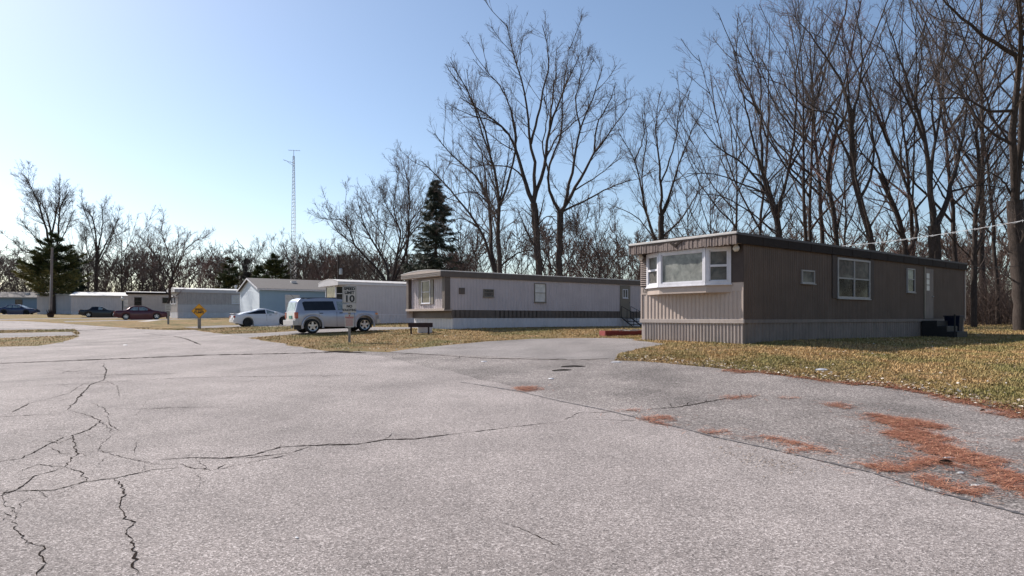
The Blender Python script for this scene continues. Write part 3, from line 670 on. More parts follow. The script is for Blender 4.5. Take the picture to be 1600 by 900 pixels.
for i in range(3):
    f, U = seg_f(bo[i], bo[i+1]); window(h3, f, .0, U, 1.7, H3-.25, -.03, .07, pane='glass_dark' if i != 1 else 'glass_mid', rails=(.5,) if i != 1 else (), fd=.06)

# --- blue double-wide with gable roof
C4 = (-25.6, 64.9); Z4 = 1.42; L4, W4, H4 = 17, 7.6, 3.08
h4 = new_home('mobile_home', 'pale blue double-wide home with grey shingled gable roof', C4, ANG, Z4, L4, W4)
m = MB(); m.box(.03, L4-.03, .03, W4-.03, -.3, H4-.02); laps(m, F_side, 0, L4, 0, H4, 0, .14); laps(m, mk_back(W4), 0, L4, 0, H4); laps(m, mk_rear(L4), 0, W4, 0, H4, 0); m.build('wall', M['blue_siding'], h4)
m = MB(); laps(m, F_front, 0, W4, 0, H4, .01, .14); PK = H4+1.15
m.prism([(0.03, 0, H4), (0.03, W4, H4), (0.03, W4/2, PK)], (-.045, 0, 0)); m.build('front_wall', M['blue_front'], h4)
m = MB()
for s_ in (0, 1):
    y0, y1 = (-.25, W4/2) if s_ == 0 else (W4+.25, W4/2)
    m.prism([(-.25, y0, H4-.05), (-.25, y1, PK+.03), (-.25, y1, PK+.15), (-.25, y0, H4+.05)], (L4+.5, 0, 0))
m.build('roof', M['shingle'], h4)
m = MB()
for (y0, y1) in ((-.26, W4/2), (W4+.26, W4/2)): m.prism([(-.27, y0, H4-.12), (-.27, y1, PK-.02), (-.27, y1, PK+.13), (-.27, y0, H4+.04)], (-.03, 0, 0))
m.build('bargeboard', M['trim_white'], h4)
MB().mbox(F_side, -.25, L4+.25, .26, .29, H4-.12, H4+.02).build('eave_trim', M['trim_white'], h4)
window(h4, F_side, 2.55, 4.05, .95, 2.55, .015, .07, pane='blind', rails=(.5,), fd=.04)
window(h4, F_side, 8.5, 9.7, .95, 2.55, .015, .07, pane='blind', rails=(.5,), fd=.04)
for x, y in ((4.2, 2.4), (8.6, 2.4), (14.6, 2.0)):
    zr = H4+(PK-H4)*y/(W4/2); MB().box(x-.28, x+.28, y-.2, y+.2, zr-.05, zr+.32).build('roof_vent', M['roof_white'], h4, .03)
m = MB(); zr = H4+.6; m.tube([(8.0, 1.8, zr-.1), (8.0, 1.8, zr+.42), (7.85, 1.8, zr+.45)], .04); m.build('vent_pipe', M['black_metal'], h4)

# --- fourth: warm grey with vertical panels
C5 = (-39.2, 75.0); Z5 = 1.49; A5 = R(40); L5, W5, H5 = 15, 3.8, 3.42
h5 = new_home('mobile_home', 'warm grey panelled mobile home behind the yellow diamond sign', C5, A5, Z5, L5, W5)
home_shell(h5, L5, W5, H5-.05, .75, 'warm_grey', 'skirt_white', .42, .018, skpitch=.5)
arc_roof(h5, L5, W5, H5-.02, .22, .12, .35, M['roof_white'], .06)
m = MB(); gable_fill(m, W5, H5-.02, .22, -.34, .3, .1, .3); m.build('front_fascia', M['paint_white'], h5)
MB().mbox(F_side, -.33, L5+.05, .1, .14, H5-.36, H5-.03).build('side_fascia', M['grey_siding'], h5)
MB().mbox(F_side, 0, L5, .0, .028, .74, 1.62).build('lower_panel', M['grey_siding'], h5)
MB().mbox(F_side, 0, L5, .0, .05, 1.60, 1.66).build('belt_trim', M['metal'], h5)
window(h5, F_side, 6.05, 7.9, 1.78, 2.85, .015, .07, pane='blind', fd=.05, rails=(.33, .66))
window(h5, F_front, .7, 1.6, 1.7, 2.8, .015, .07, pane='glass_dark')
window(h5, F_front, 2.1, 3.2, 1.7, 2.8, .015, .07, pane='glass_dark')
MB().lathe([(.14, -.05), (.14, .45), (.22, .47), (.22, .6), (.001, .66)], (7.2, 2.2, H5+.1), n=12).build('roof_vent', M['metal'], h5)

# --- fifth: cream with black roof edge
C6 = (-53.4, 89); Z6 = 1.93; A6 = R(28); L6, W6, H6 = 16, 3.8, 3.2
h6 = new_home('mobile_home', 'cream mobile home with black roof edge and two dark windows', C6, A6, Z6, L6, W6)
home_shell(h6, L6, W6, H6-.05, .6, 'cream', 'cream', .3, .01)
arc_roof(h6, L6, W6, H6-.02, .12, .12, .25, M['roof_white'], .05)
MB().mbox(F_side, -.25, L6+.05, .1, .14, H6-.28, H6-.03).build('side_fascia', M['brown_fascia'], h6)
MB().mbox(F_front, -.1, W6+.1, .2, .26, H6-.30, H6-.01).build('front_fascia', M['brown_fascia'], h6)
window(h6, F_side, .75, 1.65, 1.35, 2.5, .015, .09, pane='glass_dark', frame='brown_shutter', rails=(.5,))
window(h6, F_side, 4.2, 5.1, 1.75, 2.5, .015, .09, pane='glass_dark', frame='brown_shutter')
# --- sixth: pale with bright pitched metal roof
C7 = (-63.6, 92.3); Z7 = 1.95; A7 = R(17); L7, W7, H7 = 9.4, 4.0, 2.9
h7 = new_home('mobile_home', 'pale grey mobile home with shiny white sloping roof behind the black car', C7, A7, Z7, L7, W7)
home_shell(h7, L7, W7, H7-.05, .5, 'grey_siding', 'skirt_white', .3, .01)
m = MB(); m.prism([(-.15, -.2, H7-.04), (-.15, W7/2, H7+.5), (-.15, W7+.2, H7-.04)], (L7+.3, 0, 0)); m.build('roof', M['roof_white'], h7)
MB().mbox(F_side, -.15, L7+.15, .18, .24, H7-.18, H7-.05).build('eave_trim', M['metal'], h7)
window(h7, F_side, 6.7, 7.75, 1.2, 2.35, .015, .08, pane='blind', rails=(.5,), frame='metal')
# --- seventh
C8 = (-74.6, 100.5); Z8 = 2.12; A8 = R(16); L8, W8, H8 = 9.5, 4, 3.12
h8 = new_home('mobile_home', 'plain white-grey mobile home with flat roof behind the utility pole', C8, A8, Z8, L8, W8)
home_shell(h8, L8, W8, H8-.05, .55, 'grey_siding', 'skirt_white', .6, .02)
arc_roof(h8, L8, W8, H8-.02, .10, .12, .2, M['roof_white'], .05)
MB().mbox(F_side, -.2, L8+.1, .12, .15, H8-.16, H8-.03).build('side_fascia', M['metal'], h8)
# --- eighth: blue gable home at the left edge
C9 = (-101, 111); Z9 = 2.4; A9 = R(3); L9, W9, H9 = 18.2, 7, 2.75
h9 = new_home('mobile_home', 'blue gable-roofed home at the far left edge', C9, A9, Z9, L9, W9)
m = MB(); m.box(.03, L9-.03, .03, W9-.03, -.3, H9); laps(m, F_side, 0, L9, 0, H9, 0, .16); m.prism([(L9-.02, 0, H9-.01), (L9-.02, W9, H9-.01), (L9-.02, W9/2, H9+1)], (.04, 0, 0)); m.build('wall', M['deep_blue'], h9)
m = MB(); m.prism([(-.3, -.3, H9-.06), (-.3, W9/2, H9+1.05), (-.3, W9+.3, H9-.06), (-.3, W9/2, H9+.9)], (L9+.6, 0, 0)); m.build('roof', M['shingle'], h9)
window(h9, F_side, 14.3, 15.5, 1.1, 2.35, .015, .08, pane='glass_mid', rails=(.5,), frame='taupe')
window(h9, F_side, 11.0, 11.7, 1.5, 2.2, .015, .08, pane='blind', frame='trim_white')
window(h9, F_side, 7.4, 8.2, 1.1, 2.3, .015, .08, pane='glass_mid', frame='taupe')
for x in (8.6, 15.2): MB().box(x-.3, x+.3, 1.5, 2.0, H9+.35, H9+.8).build('roof_vent', M['roof_white'], h9)
MB().mbox(F_side, -.3, L9+.3, .29, .33, H9-.15, H9).build('eave_trim', M['metal'], h9)
# home glimpsed between the lilac and the tan one (roof only shows)
C10 = (11.5, 56); h10 = new_home('mobile_home', 'brown-roofed home whose roof edge shows between lilac and tan homes', C10, ANG+R(8), 1.0, 15, 4.2)
MBw = home_shell(h10, 15, 4.2, 3.3, .7, 'cream', 'skirt_white', .3, .01)
m = MB(); m.prism([(-.3, -.3, 3.25), (-.3, 2.1, 4.0), (-.3, 4.5, 3.25)], (15.6, 0, 0)); m.build('roof', M['taupe'], h10)
MB().mbox(F_side, -.3, 15.3, .29, .34, 3.14, 3.27).build('eave_trim', M['roof_white'], h10)

# ------------------------------------------------------------------ vehicles
def interp(x, pts): return float(np.interp(x, [p[0] for p in pts], [p[1] for p in pts]))
def sinterp(xs, pts):
    """smooth (Catmull-like) interpolation through control points"""
    X = np.array([p[0] for p in pts], float); Y = np.array([p[1] for p in pts], float)
    d = np.gradient(Y, X); k = np.clip(np.searchsorted(X, xs)-1, 0, len(X)-2); h = X[k+1]-X[k]; t = np.clip((xs-X[k])/h, 0, 1)
    return (2*t**3-3*t**2+1)*Y[k]+(t**3-2*t**2+t)*h*d[k]+(-2*t**3+3*t**2)*Y[k+1]+(t**3-t**2)*h*d[k+1]
def make_wheel(root, x, y, r, wd, mat='rim', spokes=5, hub=.62):
    wl = MB(); s = 1 if y > 0 else -1
    wl.lathe([(r*hub, -wd/2*.9), (r*.86, -wd/2), (r*.97, -wd/2*.8), (r, -wd/2*.45), (r, wd/2*.45), (r*.97, wd/2*.8), (r*.86, wd/2), (r*hub, wd/2*.9), (r*hub, -wd/2*.9)], (x, y, r), 'y', 28)
    ty = wl.build('wheel', M['tyre'], root, smooth=True)
    m = MB(); yo = y+s*wd/2*.55
    m.lathe([(r*hub*1.0, s*wd*.18), (r*hub*1.02, s*wd*.30), (r*hub*.93, s*wd*.28), (r*hub*.90, -s*.02)], (x, yo-s*wd*.1, r), 'y', 28)
    for k in range(spokes):
        a = 2*math.pi*k/spokes+.3; c, n = math.cos(a), math.sin(a)
        pts = [(r*.06, -.055*r/.35), (r*hub*.95, -.04*r/.35), (r*hub*.95, .04*r/.35), (r*.06, .055*r/.35)]
        m.prism([(x+p*c-q*n, yo+s*.012, r+p*n+q*c) for p, q in pts], (0, -s*.03, 0))
    m.lathe([(.001, s*.025), (r*.15, s*.02), (r*.18, 0), (r*.18, -s*.03)], (x, yo, r), 'y', 14)
    m.build('rim', M[mat], ty, smooth=False)
    MB().lathe([(.001, -.01), (r*hub*.95, -.01), (r*hub*.95, .01), (.001, .01)], (x, y+s*wd*.12, r), 'y', 20).build('brake_disc', M['underbody'], ty)
    return ty
def car(name, loc, rz, label, cat, p, paintm, group=None):
    """p: L, W, belt/top/nose profiles (x from the tail), wheel positions; right side is -y"""
    root = empty(name, loc, rz, label, cat, group); L, W = p['L'], p['W']; hw = W/2; wr = p['wr']; ax = p['ax']; ar = p.get('ar', wr*1.16)
    xs = np.unique(np.concatenate([np.linspace(0, L, 70), [a+ar*math.cos(t) for a in ax for t in np.linspace(0, math.pi, 13)]])); xs = xs[(xs >= 0) & (xs <= L)]
    belt = sinterp(xs, p['belt']); top = np.maximum(sinterp(xs, p['top']), belt+.015); bot = sinterp(xs, p['bot'])
    wid = sinterp(xs, p['wid'])*hw; rw = p['rw']*hw
    m = MB(); ns = None
    for i, x in enumerate(xs):
        arch = bot[i]
        for a in ax:
            if abs(x-a) < ar: arch = max(arch, wr+math.sqrt(max(ar**2-(x-a)**2, 0)))
        arch = min(arch, belt[i]-.08); ww = wid[i]; b = belt[i]; tp = top[i]; hgt = tp-b
        k = min(1, hgt/.45); rwx = (ww*.95)*(1-k)+min(rw, ww)*k
        inner = ww-.27 if arch > bot[i]+.01 else ww-.06
        half = [(0, bot[i]), (inner, bot[i]), (inner+.01, arch), (ww*.985, arch), (ww, arch+(b-arch)*.3), (ww*1.0, arch+(b-arch)*.62), (ww*.985, b-.05), (ww*.955, b),
                (rwx*1.0, b+hgt*.86), (rwx*.94, b+hgt*.97), (rwx*.55, tp+.005), (0, tp+.015)]
        ring = [(x, -y, z) for y, z in half]+[(x, y, z) for y, z in reversed(half[1:-1])]
        ns = len(ring); m.v += ring
    for i in range(len(xs)-1):
        for k in range(ns): m.f.append((i*ns+k, i*ns+(k+1) % ns, (i+1)*ns+(k+1) % ns, (i+1)*ns+k))
    m.f.append(tuple(range(ns))); m.f.append(tuple((len(xs)-1)*ns+k for k in range(ns))[::-1])
    body = m.build('body', paintm, root, smooth=True)
    try: body.data.set_sharp_from_angle(angle=R(38))
    except Exception: pass
    MB().box(.35, L-.35, -hw+.3, hw-.3, .2, .5).build('underbody', M['underbody'], root)
    def surf_y(x, z):
        b = interp(x, list(zip(xs, belt))); t = interp(x, list(zip(xs, top))); ww = interp(x, list(zip(xs, wid)))
        if z <= b: return ww*.99
        k = min(1, (t-b)/.45); rwx = (ww*.95)*(1-k)+min(rw, ww)*k
        return ww*.955+(rwx-ww*.955)*min(1, (z-b)/max(.86*(t-b), .01))
    for side in (-1, 1):
        for wdw in p['side_glass']:
            poly = wdw['p']; mm = MB(); e = .010; xa, xb = min(q[0] for q in poly), max(q[0] for q in poly); cols = []
            for x in np.linspace(xa+.001, xb-.001, 17):
                zz_ = []
                for (pa, pb) in zip(poly, poly[1:]+poly[:1]):
                    if (pa[0]-x)*(pb[0]-x) < 0: zz_.append(pa[1]+(pb[1]-pa[1])*(x-pa[0])/(pb[0]-pa[0]))
                cols.append([(x, side*(surf_y(x, z)+e), z) for z in np.linspace(min(zz_), max(zz_), 4)])
            for ca_, cb_ in zip(cols, cols[1:]):
                for u_ in range(3): mm.poly([ca_[u_], cb_[u_], cb_[u_+1], ca_[u_+1]])
            bmg = mm.build('side_window', M[wdw.get('m', 'car_glass')], root)
        for x, z in p['handles']: MB().box(x-.09, x+.09, side*surf_y(x, z)-.025, side*surf_y(x, z)+.025, z-.02, z+.02).build('door_handle', M[p.get('hm', 'black_metal')], root, .008)
        for x in p['seams']:
            mm = MB(); z0, z1 = .34, interp(x, list(zip(xs, belt)))
            mm.box(x-.005, x+.005, side*surf_y(x, .6)-.012, side*surf_y(x, .6)+.003, z0, z1-.02); mm.build('door_seam', M['underbody'], root)
        mx, mz = p['mirror']; MB().box(mx-.08, mx+.1, side*(surf_y(mx, mz)+.03), side*(surf_y(mx, mz)+.2), mz-.06, mz+.08).build('mirror', paintm, root, .03)
    def cross(x0, z0, x1, z1, inset, mat, nm):
        """glass across the car between two heights"""
        dx, dz = x1-x0, z1-z0; l = math.hypot(dx, dz); nx, nz = (-dz/l, dx/l) if (nm == 'rear_window') else (dz/l, -dx/l)
        if nz < 0: nx, nz = -nx, -nz
        w0 = surf_y(x0, z0)*inset; w1 = min(surf_y(x1, z1-.05), rw)*inset; e = .022; mm = MB()
        mm.prism([(x0+nx*e, -w0, z0+nz*e), (x0+nx*e, w0, z0+nz*e), (x1+nx*e, w1, z1+nz*e), (x1+nx*e, -w1, z1+nz*e)], (-nx*.02, 0, -nz*.02)); mm.build(nm, M[mat], root, .006)
    for c in p['cross']: cross(*c)
    for a in ax:
        for s_ in (-1, 1): make_wheel(root, a, s_*(hw-.13), wr, p.get('ww', .22), p.get('rim', 'rim'), p.get('spokes', 5), p.get('hub', .62))
    for (nm, x0, x1, y0, y1, z0, z1, mt) in p['bits']:
        for s_ in ((-1, 1) if y0 > 0 else (1,)):
            a, b = sorted((s_*y0, s_*y1)); MB().box(x0, x1, a, b, z0, z1).build(nm, M[mt] if mt else paintm, root, .012)
    return root
# silver sport utility vehicle
suv = dict(L=4.5, W=1.86, wr=.375, ax=(.86, 3.64), ar=.485, ww=.25, rw=.87, hub=.66,
    belt=[(0, 1.02), (.06, 1.08), (.4, 1.12), (3.1, 1.10), (3.4, 1.12), (4.1, 1.06), (4.42, .98), (4.5, .86)],
    top=[(0, 1.06), (.04, 1.20), (.12, 1.58), (.24, 1.74), (.6, 1.785), (2.3, 1.765), (2.62, 1.70), (2.85, 1.52), (3.12, 1.26), (3.3, 1.155), (4.0, 1.11), (4.4, 1.0), (4.5, .87)],
    bot=[(0, .46), (.3, .43), (4.2, .43), (4.5, .48)], wid=[(0, .93), (.12, .975), (.6, 1), (3.9, 1), (4.3, .96), (4.5, .86)],
    side_glass=[dict(p=[(.40, 1.18), (.36, 1.58), (.44, 1.64), (2.02, 1.64), (2.06, 1.18)]), dict(p=[(2.16, 1.18), (2.13, 1.63), (2.50, 1.62), (2.66, 1.54), (2.96, 1.19)], m='car_glass_light')],
    handles=[(1.30, 1.03), (2.33, 1.03)], seams=[1.18, 2.10, 3.06], mirror=(2.92, 1.2),
    cross=[(.05, 1.18, .13, 1.60, .80, 'car_glass_light', 'rear_window'), (3.08, 1.28, 2.70, 1.66, .86, 'car_glass_light', 'windshield')],
    bits=[('taillight', -.02, .14, .72, .915, .78, 1.10, 'lens_red'), ('headlight', 4.32, 4.45, .55, .84, .86, 1.0, 'lens_clear'), ('turn_signal', 4.22, 4.40, .80, .90, .9, 1.0, 'lens_amber'),
          ('bumper', -.13, .30, -.90, .90, .44, .70, 'silver_lower'), ('bumper', 4.3, 4.56, -.86, .86, .44, .68, 'silver_lower'), ('licence_plate', -.03, .0, -.30, .20, .76, .93, 'plate_green'),
          ('roof_rail', .35, 2.65, .66, .71, 1.78, 1.84, 'black_metal'), ('sill', 1.35, 3.15, .80, .93, .32, .44, 'black_metal'), ('grille', 4.46, 4.53, -.42, .42, .72, .95, 'chrome'), ('lower_door_panel', 1.40, 3.10, .915, .942, .47, .62, 'silver_lower')])
sp = (-10.2, 32.7); SA = math.atan2(.57, .82)
def place(C, ang, x, y=0):   # origin so that local (x,y) lands on C
    return (C[0]-(x*math.cos(ang)-y*math.sin(ang)), C[1]-(x*math.sin(ang)+y*math.cos(ang)))
o = place(sp, SA, .86, -.80); zs = H(*sp)
s1 = car('parked_suv', (o[0], o[1], zs), SA, 'silver boxy SUV parked on the driveway behind the speed limit sign', 'car', suv, M['silver'])
s1.rotation_euler = (0, -R(1.2), SA)
for s_ in (-1, 1):      # flared wheel arches
    for a in (.86, 3.64):
        m = MB(); n = 18; v = []
        for k in range(n+1):
            t = -R(12)+(math.pi+R(24))*k/n; c, s0 = math.cos(t), math.sin(t)
            for (rr, yy) in ((.475, .90), (.475, .975), (.55, .975), (.60, .93)): v.append((a+rr*c, s_*yy, .375+rr*s0))
        m.add(v, [(4*i+j, 4*i+(j+1) % 4, 4*i+4+(j+1) % 4, 4*i+4+j) for i in range(n) for j in range(4)]); m.build('wheel_arch', M['silver'], s1, smooth=True)
m = MB(); m.tube([(.35, .3, 1.78), (.1, .3, 2.05)], .006, 5); m.build('antenna', M['black_metal'], s1)
# sedans and coupes
def sedan(L=4.95, W=1.83, Ht=1.42, boot=.98, hood=.94, cab=(.95, 1.75, 2.75, 3.55), wr=.32, ax=(1.05, 3.85), front_glass=None, rim='rim', coupe=False):
    a, b, c, d = cab
    if coupe: gl = [dict(p=[(a+.28, boot+.02), (b-.05, Ht-.13), (b+.45, Ht-.10), (b+.45, boot-.02)]), dict(p=[(b+.53, boot-.02), (b+.53, Ht-.10), (c-.05, Ht-.10), (d-.32, hood+.06), (d-.30, boot-.02)], m='car_glass_light')]
    else: gl = [dict(p=[(a+.40, boot+.0), (b-.02, Ht-.13), (b+.42, Ht-.10), (b+.42, boot-.03)], m='car_glass_light'), dict(p=[(b+.50, boot-.03), (b+.50, Ht-.10), (c-.05, Ht-.11), (d-.35, hood+.06), (d-.33, boot-.03)], m='car_glass_light')]
    sm = [b+.46, d-.2] if not coupe else [b+.49, d-.15]
    if not coupe: sm.append(a+.75)
    return dict(L=L, W=W, wr=wr, ax=ax, rw=.70, hub=.64, rim=rim,
        belt=[(0, .74), (.10, .88), (.4, boot-.06), (a, boot-.05), (c, boot-.06), (d, hood-.02), (L-.9, hood-.12), (L-.25, .70), (L, .55)],
        top=[(0, .76), (.10, .92), (.35, boot), (a-.05, boot+.01), (a+.2, boot+.10), (b-.25, Ht-.10), (b, Ht-.02), ((b+c)/2, Ht), (c, Ht-.03), (c+.25, Ht-.13), (d-.1, hood+.07), (d+.1, hood+.01), (L-.8, hood-.09), (L-.25, .75), (L, .57)],
        bot=[(0, .36), (.4, .24), (L-.4, .22), (L, .32)], wid=[(0, .84), (.12, .93), (.6, .99), (1.2, 1), (L-1.2, 1), (L-.4, .92), (L-.1, .78), (L, .66)],
        side_glass=gl, handles=[(b+.25 if not coupe else b+.75, boot-.12)]+([(c+.05, boot-.12)] if not coupe else []), seams=sm, mirror=(d-.45, boot+.03), hm='black_metal' if coupe else None or 'black_metal',
        cross=[(a+.10, boot+.05, b-.12, Ht-.09, .80, 'car_glass_light', 'rear_window'), (d-.15, hood+.10, c+.12, Ht-.09, .84, 'car_glass_light', 'windshield')],
        bits=[('taillight', -.01, .12, .50, .80, .70, .86, 'lens_red'), ('headlight', L-.30, L-.10, .45, .70, .60, .72, 'lens_clear'), ('licence_plate', -.03, .02, -.25, .25, .60, .74, 'plate_white'),
              ('bumper', -.06, .14, -.74, .74, .38, .58, None), ('bumper', L-.14, L+.05, -.60, .60, .34, .50, None), ('sill', ax[0]+.5, ax[1]-.5, W/2-.04, W/2+.005, .24, .34, None)])
def put_car(name, px, Y, ang, label, p, mat, cat='car', z=None):
    X = X_at(px, Y); r = car(name, (X, Y, (H(X, Y) if z is None else z)), ang, label, cat, p, mat)
    # rest on the sloping ground
    ca, sa = math.cos(ang), math.sin(ang); L = p['L']; z0 = H(X, Y); z1 = H(X+L*ca, Y+L*sa); r.rotation_euler = (0, -math.atan2(z1-z0, L), ang); return r
cpe = sedan(4.55, 1.80, 1.31, .93, .88, (.45, 1.75, 2.35, 3.35), .33, (.92, 3.50), coupe=True, rim='black_metal')
cpe['bits'].append(('spoiler', .0, .22, -.72, .72, 1.0, 1.04, None)); cpe['bits'].append(('spoiler_post', .08, .16, .6, .66, .9, 1.0, None))
put_car('parked_coupe', 363, 47.0, SA, 'white sporty coupe with small rear spoiler beside the blue home', cpe, M['car_white'])
put_car('parked_sedan', 178, 66.5, R(33), 'maroon sedan parked facing right before the cream home', sedan(5.0, 1.84, 1.42), M['car_red'])
put_car('parked_sedan', 125, 80.5, R(24), 'black boxy two-door coupe partly behind the maroon car', sedan(5.1, 1.84, 1.36, .95, .92, (.95, 1.55, 2.35, 3.1), coupe=True), M['car_black'])
put_car('parked_sedan', -2, 93.5, R(14), 'dark blue sedan before the blue home at far left', sedan(5.0, 1.84, 1.44, .98, .93, (.85, 1.6, 2.7, 3.6), rim='underbody'), M['car_blue'])
# red pickup, its tail just inside the left edge: nose off frame
pk = dict(L=5.4, W=1.9, wr=.38, ax=(1.05, 4.45), ar=.46, ww=.26, rw=.82, belt=[(0, 1.22), (1.9, 1.22), (4.0, 1.16), (5.2, 1.08), (5.4, .9)],
    top=[(0, 1.24), (1.95, 1.24), (2.0, 1.30), (2.1, 1.74), (2.4, 1.82), (3.3, 1.80), (3.9, 1.26), (4.1, 1.2), (5.2, 1.1), (5.4, .95)], bot=[(0, .55), (.4, .45), (5.4, .45)],
    wid=[(0, .97), (.2, 1), (5.0, 1), (5.4, .86)], side_glass=[dict(p=[(2.2, 1.28), (2.25, 1.68), (3.25, 1.68), (3.65, 1.28)])], handles=[(2.4, 1.12)], seams=[2.1, 3.7], mirror=(3.5, 1.3),
    cross=[(2.02, 1.32, 2.08, 1.7, .8, 'car_glass', 'rear_window'), (3.85, 1.30, 3.35, 1.72, .84, 'car_glass_light', 'windshield')],
    bits=[('taillight', -.02, .08, .80, .94, .85, 1.15, 'lens_red'), ('bumper', -.18, .04, -.92, .92, .50, .70, 'chrome'), ('licence_plate', -.03, .0, -.2, .2, .74, .88, 'plate_white'), ('headlight', 5.3, 5.42, .6, .85, .8, .95, 'lens_clear')])
XP, YP = X_at(-20, 44.5), 44.5
car('pickup_truck', (XP-.15, YP, H(XP, YP)), R(187), 'red pickup truck cut off by the left edge', 'truck', pk, M['truck_red'])
# dark car half behind it? only its shadow-casting tail shows further down the drive: left out

# ------------------------------------------------------------------ signs, poles, tower, cables
def sign_post(C, h, wdt=.1):
    return [(C[0]-wdt/2, C[0]+wdt/2)]
SX, SY = X_at(546, 28.0), 28.0; FA = R(14)
sg = empty('speed_limit_sign', (SX, SY, H(SX, SY)), FA, 'white speed limit 10 sign over a no soliciting plate on wooden post', 'road sign')
MB().box(-.055, .055, -.055, .055, -.2, 1.55).build('post', M['grey_wood'], sg, .006)
pl = MB().box(-.03, .03, -.05, -.02, 1.4, 2.5).build('post_extension', M['metal'], sg)
def plate(parent, w0, z0, z1, y, mat='sign_white', border=True, r=.03, name='plate', bm='sign_black', x=0):
    m = MB(); n = 5; pts = []
    for (cx, cz, a0) in ((w0/2-r, z1-r, 0), (-w0/2+r, z1-r, 90), (-w0/2+r, z0+r, 180), (w0/2-r, z0+r, 270)):
        for k in range(n): a = R(a0+90*k/(n-1)); pts.append((x+cx+r*math.cos(a), y, cz+r*math.sin(a)))
    m.prism(pts, (0, .006, 0)); o = m.build(name, M[mat], parent)
    if border:
        m = MB(); e = .02; t = .014; yy0, yy1 = y-.0035, y-.0005; xa, xb = x-w0/2+e, x+w0/2-e
        m.box(xa, xb, yy0, yy1, z1-e-t, z1-e); m.box(xa, xb, yy0, yy1, z0+e, z0+e+t); m.box(xa, xa+t, yy0, yy1, z0+e+t, z1-e-t); m.box(xb-t, xb, yy0, yy1, z0+e+t, z1-e-t)
        m.build('border', M[bm], o)
    return o
YF = -.065
p1 = plate(sg, .60, 1.70, 2.46, YF)
text_mesh('SPEED', .165, M['sign_black'], p1, (0, YF-.004, 2.335), bold=.009, sx=1.05)
text_mesh('LIMIT', .165, M['sign_black'], p1, (0, YF-.004, 2.165), bold=.009, sx=1.05)
text_mesh('10', .40, M['sign_black'], p1, (0, YF-.004, 1.895), bold=.012, sx=1.1)
p2 = plate(sg, .58, 1.30, 1.67, YF-.002, r=.02, border=False)
text_mesh('NO', .15, M['sign_black'], p2, (0, YF-.006, 1.57), bold=.008)
text_mesh('SOLICITING', .135, M['sign_black'], p2, (0, YF-.006, 1.41), bold=.006, sx=.80)
p3 = plate(sg, .40, .66, 1.22, YF-.003, border=False, r=.04)
text_mesh('WARNING', .075, M['sign_red'], p3, (0, YF-.007, 1.09), bold=.003)
m = MB(); m.box(-.16, .16, YF-.0065, YF-.0035, 1.02, 1.035)
rg = random.Random(8)
for k in range(9):      # illegible small lines of print
    z = .98-k*.032; x = -.155
    while x < .14: wd = rg.uniform(.02, .06); m.box(x, min(x+wd, .155), YF-.0065, YF-.0035, z-.008, z+.004); x += wd+.012
m.build('print', M['sign_red'], p3)
m = MB(); m.lathe([(.001, -.001), (.03, -.001), (.03, .002), (.001, .002)], (0, YF-.006, 1.165), 'y', 12); m.build('emblem', M['sign_red'], p3)
# yellow diamond
DX, DY = X_at(311.5, 48.5), 48.5
dg = empty('warning_sign', (DX, DY, H(DX, DY)), R(12), 'yellow diamond speed bumps sign on short wooden post', 'road sign')
MB().box(-.11, .11, -.06, .06, -.2, 1.0).build('post', M['grey_wood'], dg, .006)
MB().box(-.04, .04, -.068, -.06, .8, 1.7).build('bracket', M['metal'], dg)
m = MB(); s = .56; m.prism([(0, -.078, 1.35-s), (s, -.078, 1.35), (0, -.078, 1.35+s), (-s, -.078, 1.35)], (0, .008, 0)); dp_ = m.build('plate', M['sign_yellow'], dg)
m = MB()
for i in range(4):
    a0, a1 = R(90*i), R(90*i+90); q = lambda rr, a: (rr*math.cos(a), -.081, 1.35+rr*math.sin(a))
    m.prism([q(s-.05, a0), q(s-.03, a0), q(s-.03, a1), q(s-.05, a1)], (0, .002, 0))
m.build('border', M['sign_black'], dp_)
text_mesh('SPEED', .22, M['sign_black'], dp_, (0, -.082, 1.45), bold=.009); text_mesh('BUMPS', .22, M['sign_black'], dp_, (0, -.082, 1.24), bold=.009)
# small white sign
NX, NY = X_at(263, 56), 56.0
ns_ = empty('notice_sign', (NX, NY, H(NX, NY)), R(8), 'small white notice on a slim post beside the concrete path', 'sign')
MB().box(-.07, .07, -.05, .05, -.2, 1.75).build('post', M['grey_wood'], ns_, .004); q_ = plate(ns_, .5, 1.15, 1.80, -.06, border=False)
m = MB()
for k in range(4): m.box(-.17+.03*(k % 2), .17-.04*(k % 3), -.0645, -.0615, 1.68-k*.13, 1.71-k*.13)
m.build('print', M['taupe'], q_)
# yard lamp
YX, YY = X_at(191.5, 86), 86.0
yl = empty('yard_lamp', (YX, YY, H(YX, YY)), 0, 'yard lamp with white globe on a black post', 'lamp')
MB().tube([(0, 0, -.1), (0, 0, 2.1)], .07, 10).build('post', M['black_metal'], yl)
MB().lathe([(.09, 2.08), (.19, 2.2), (.22, 2.36), (.17, 2.5), (.001, 2.56)], n=16).build('lamp_globe', M['globe'], yl, smooth=True)
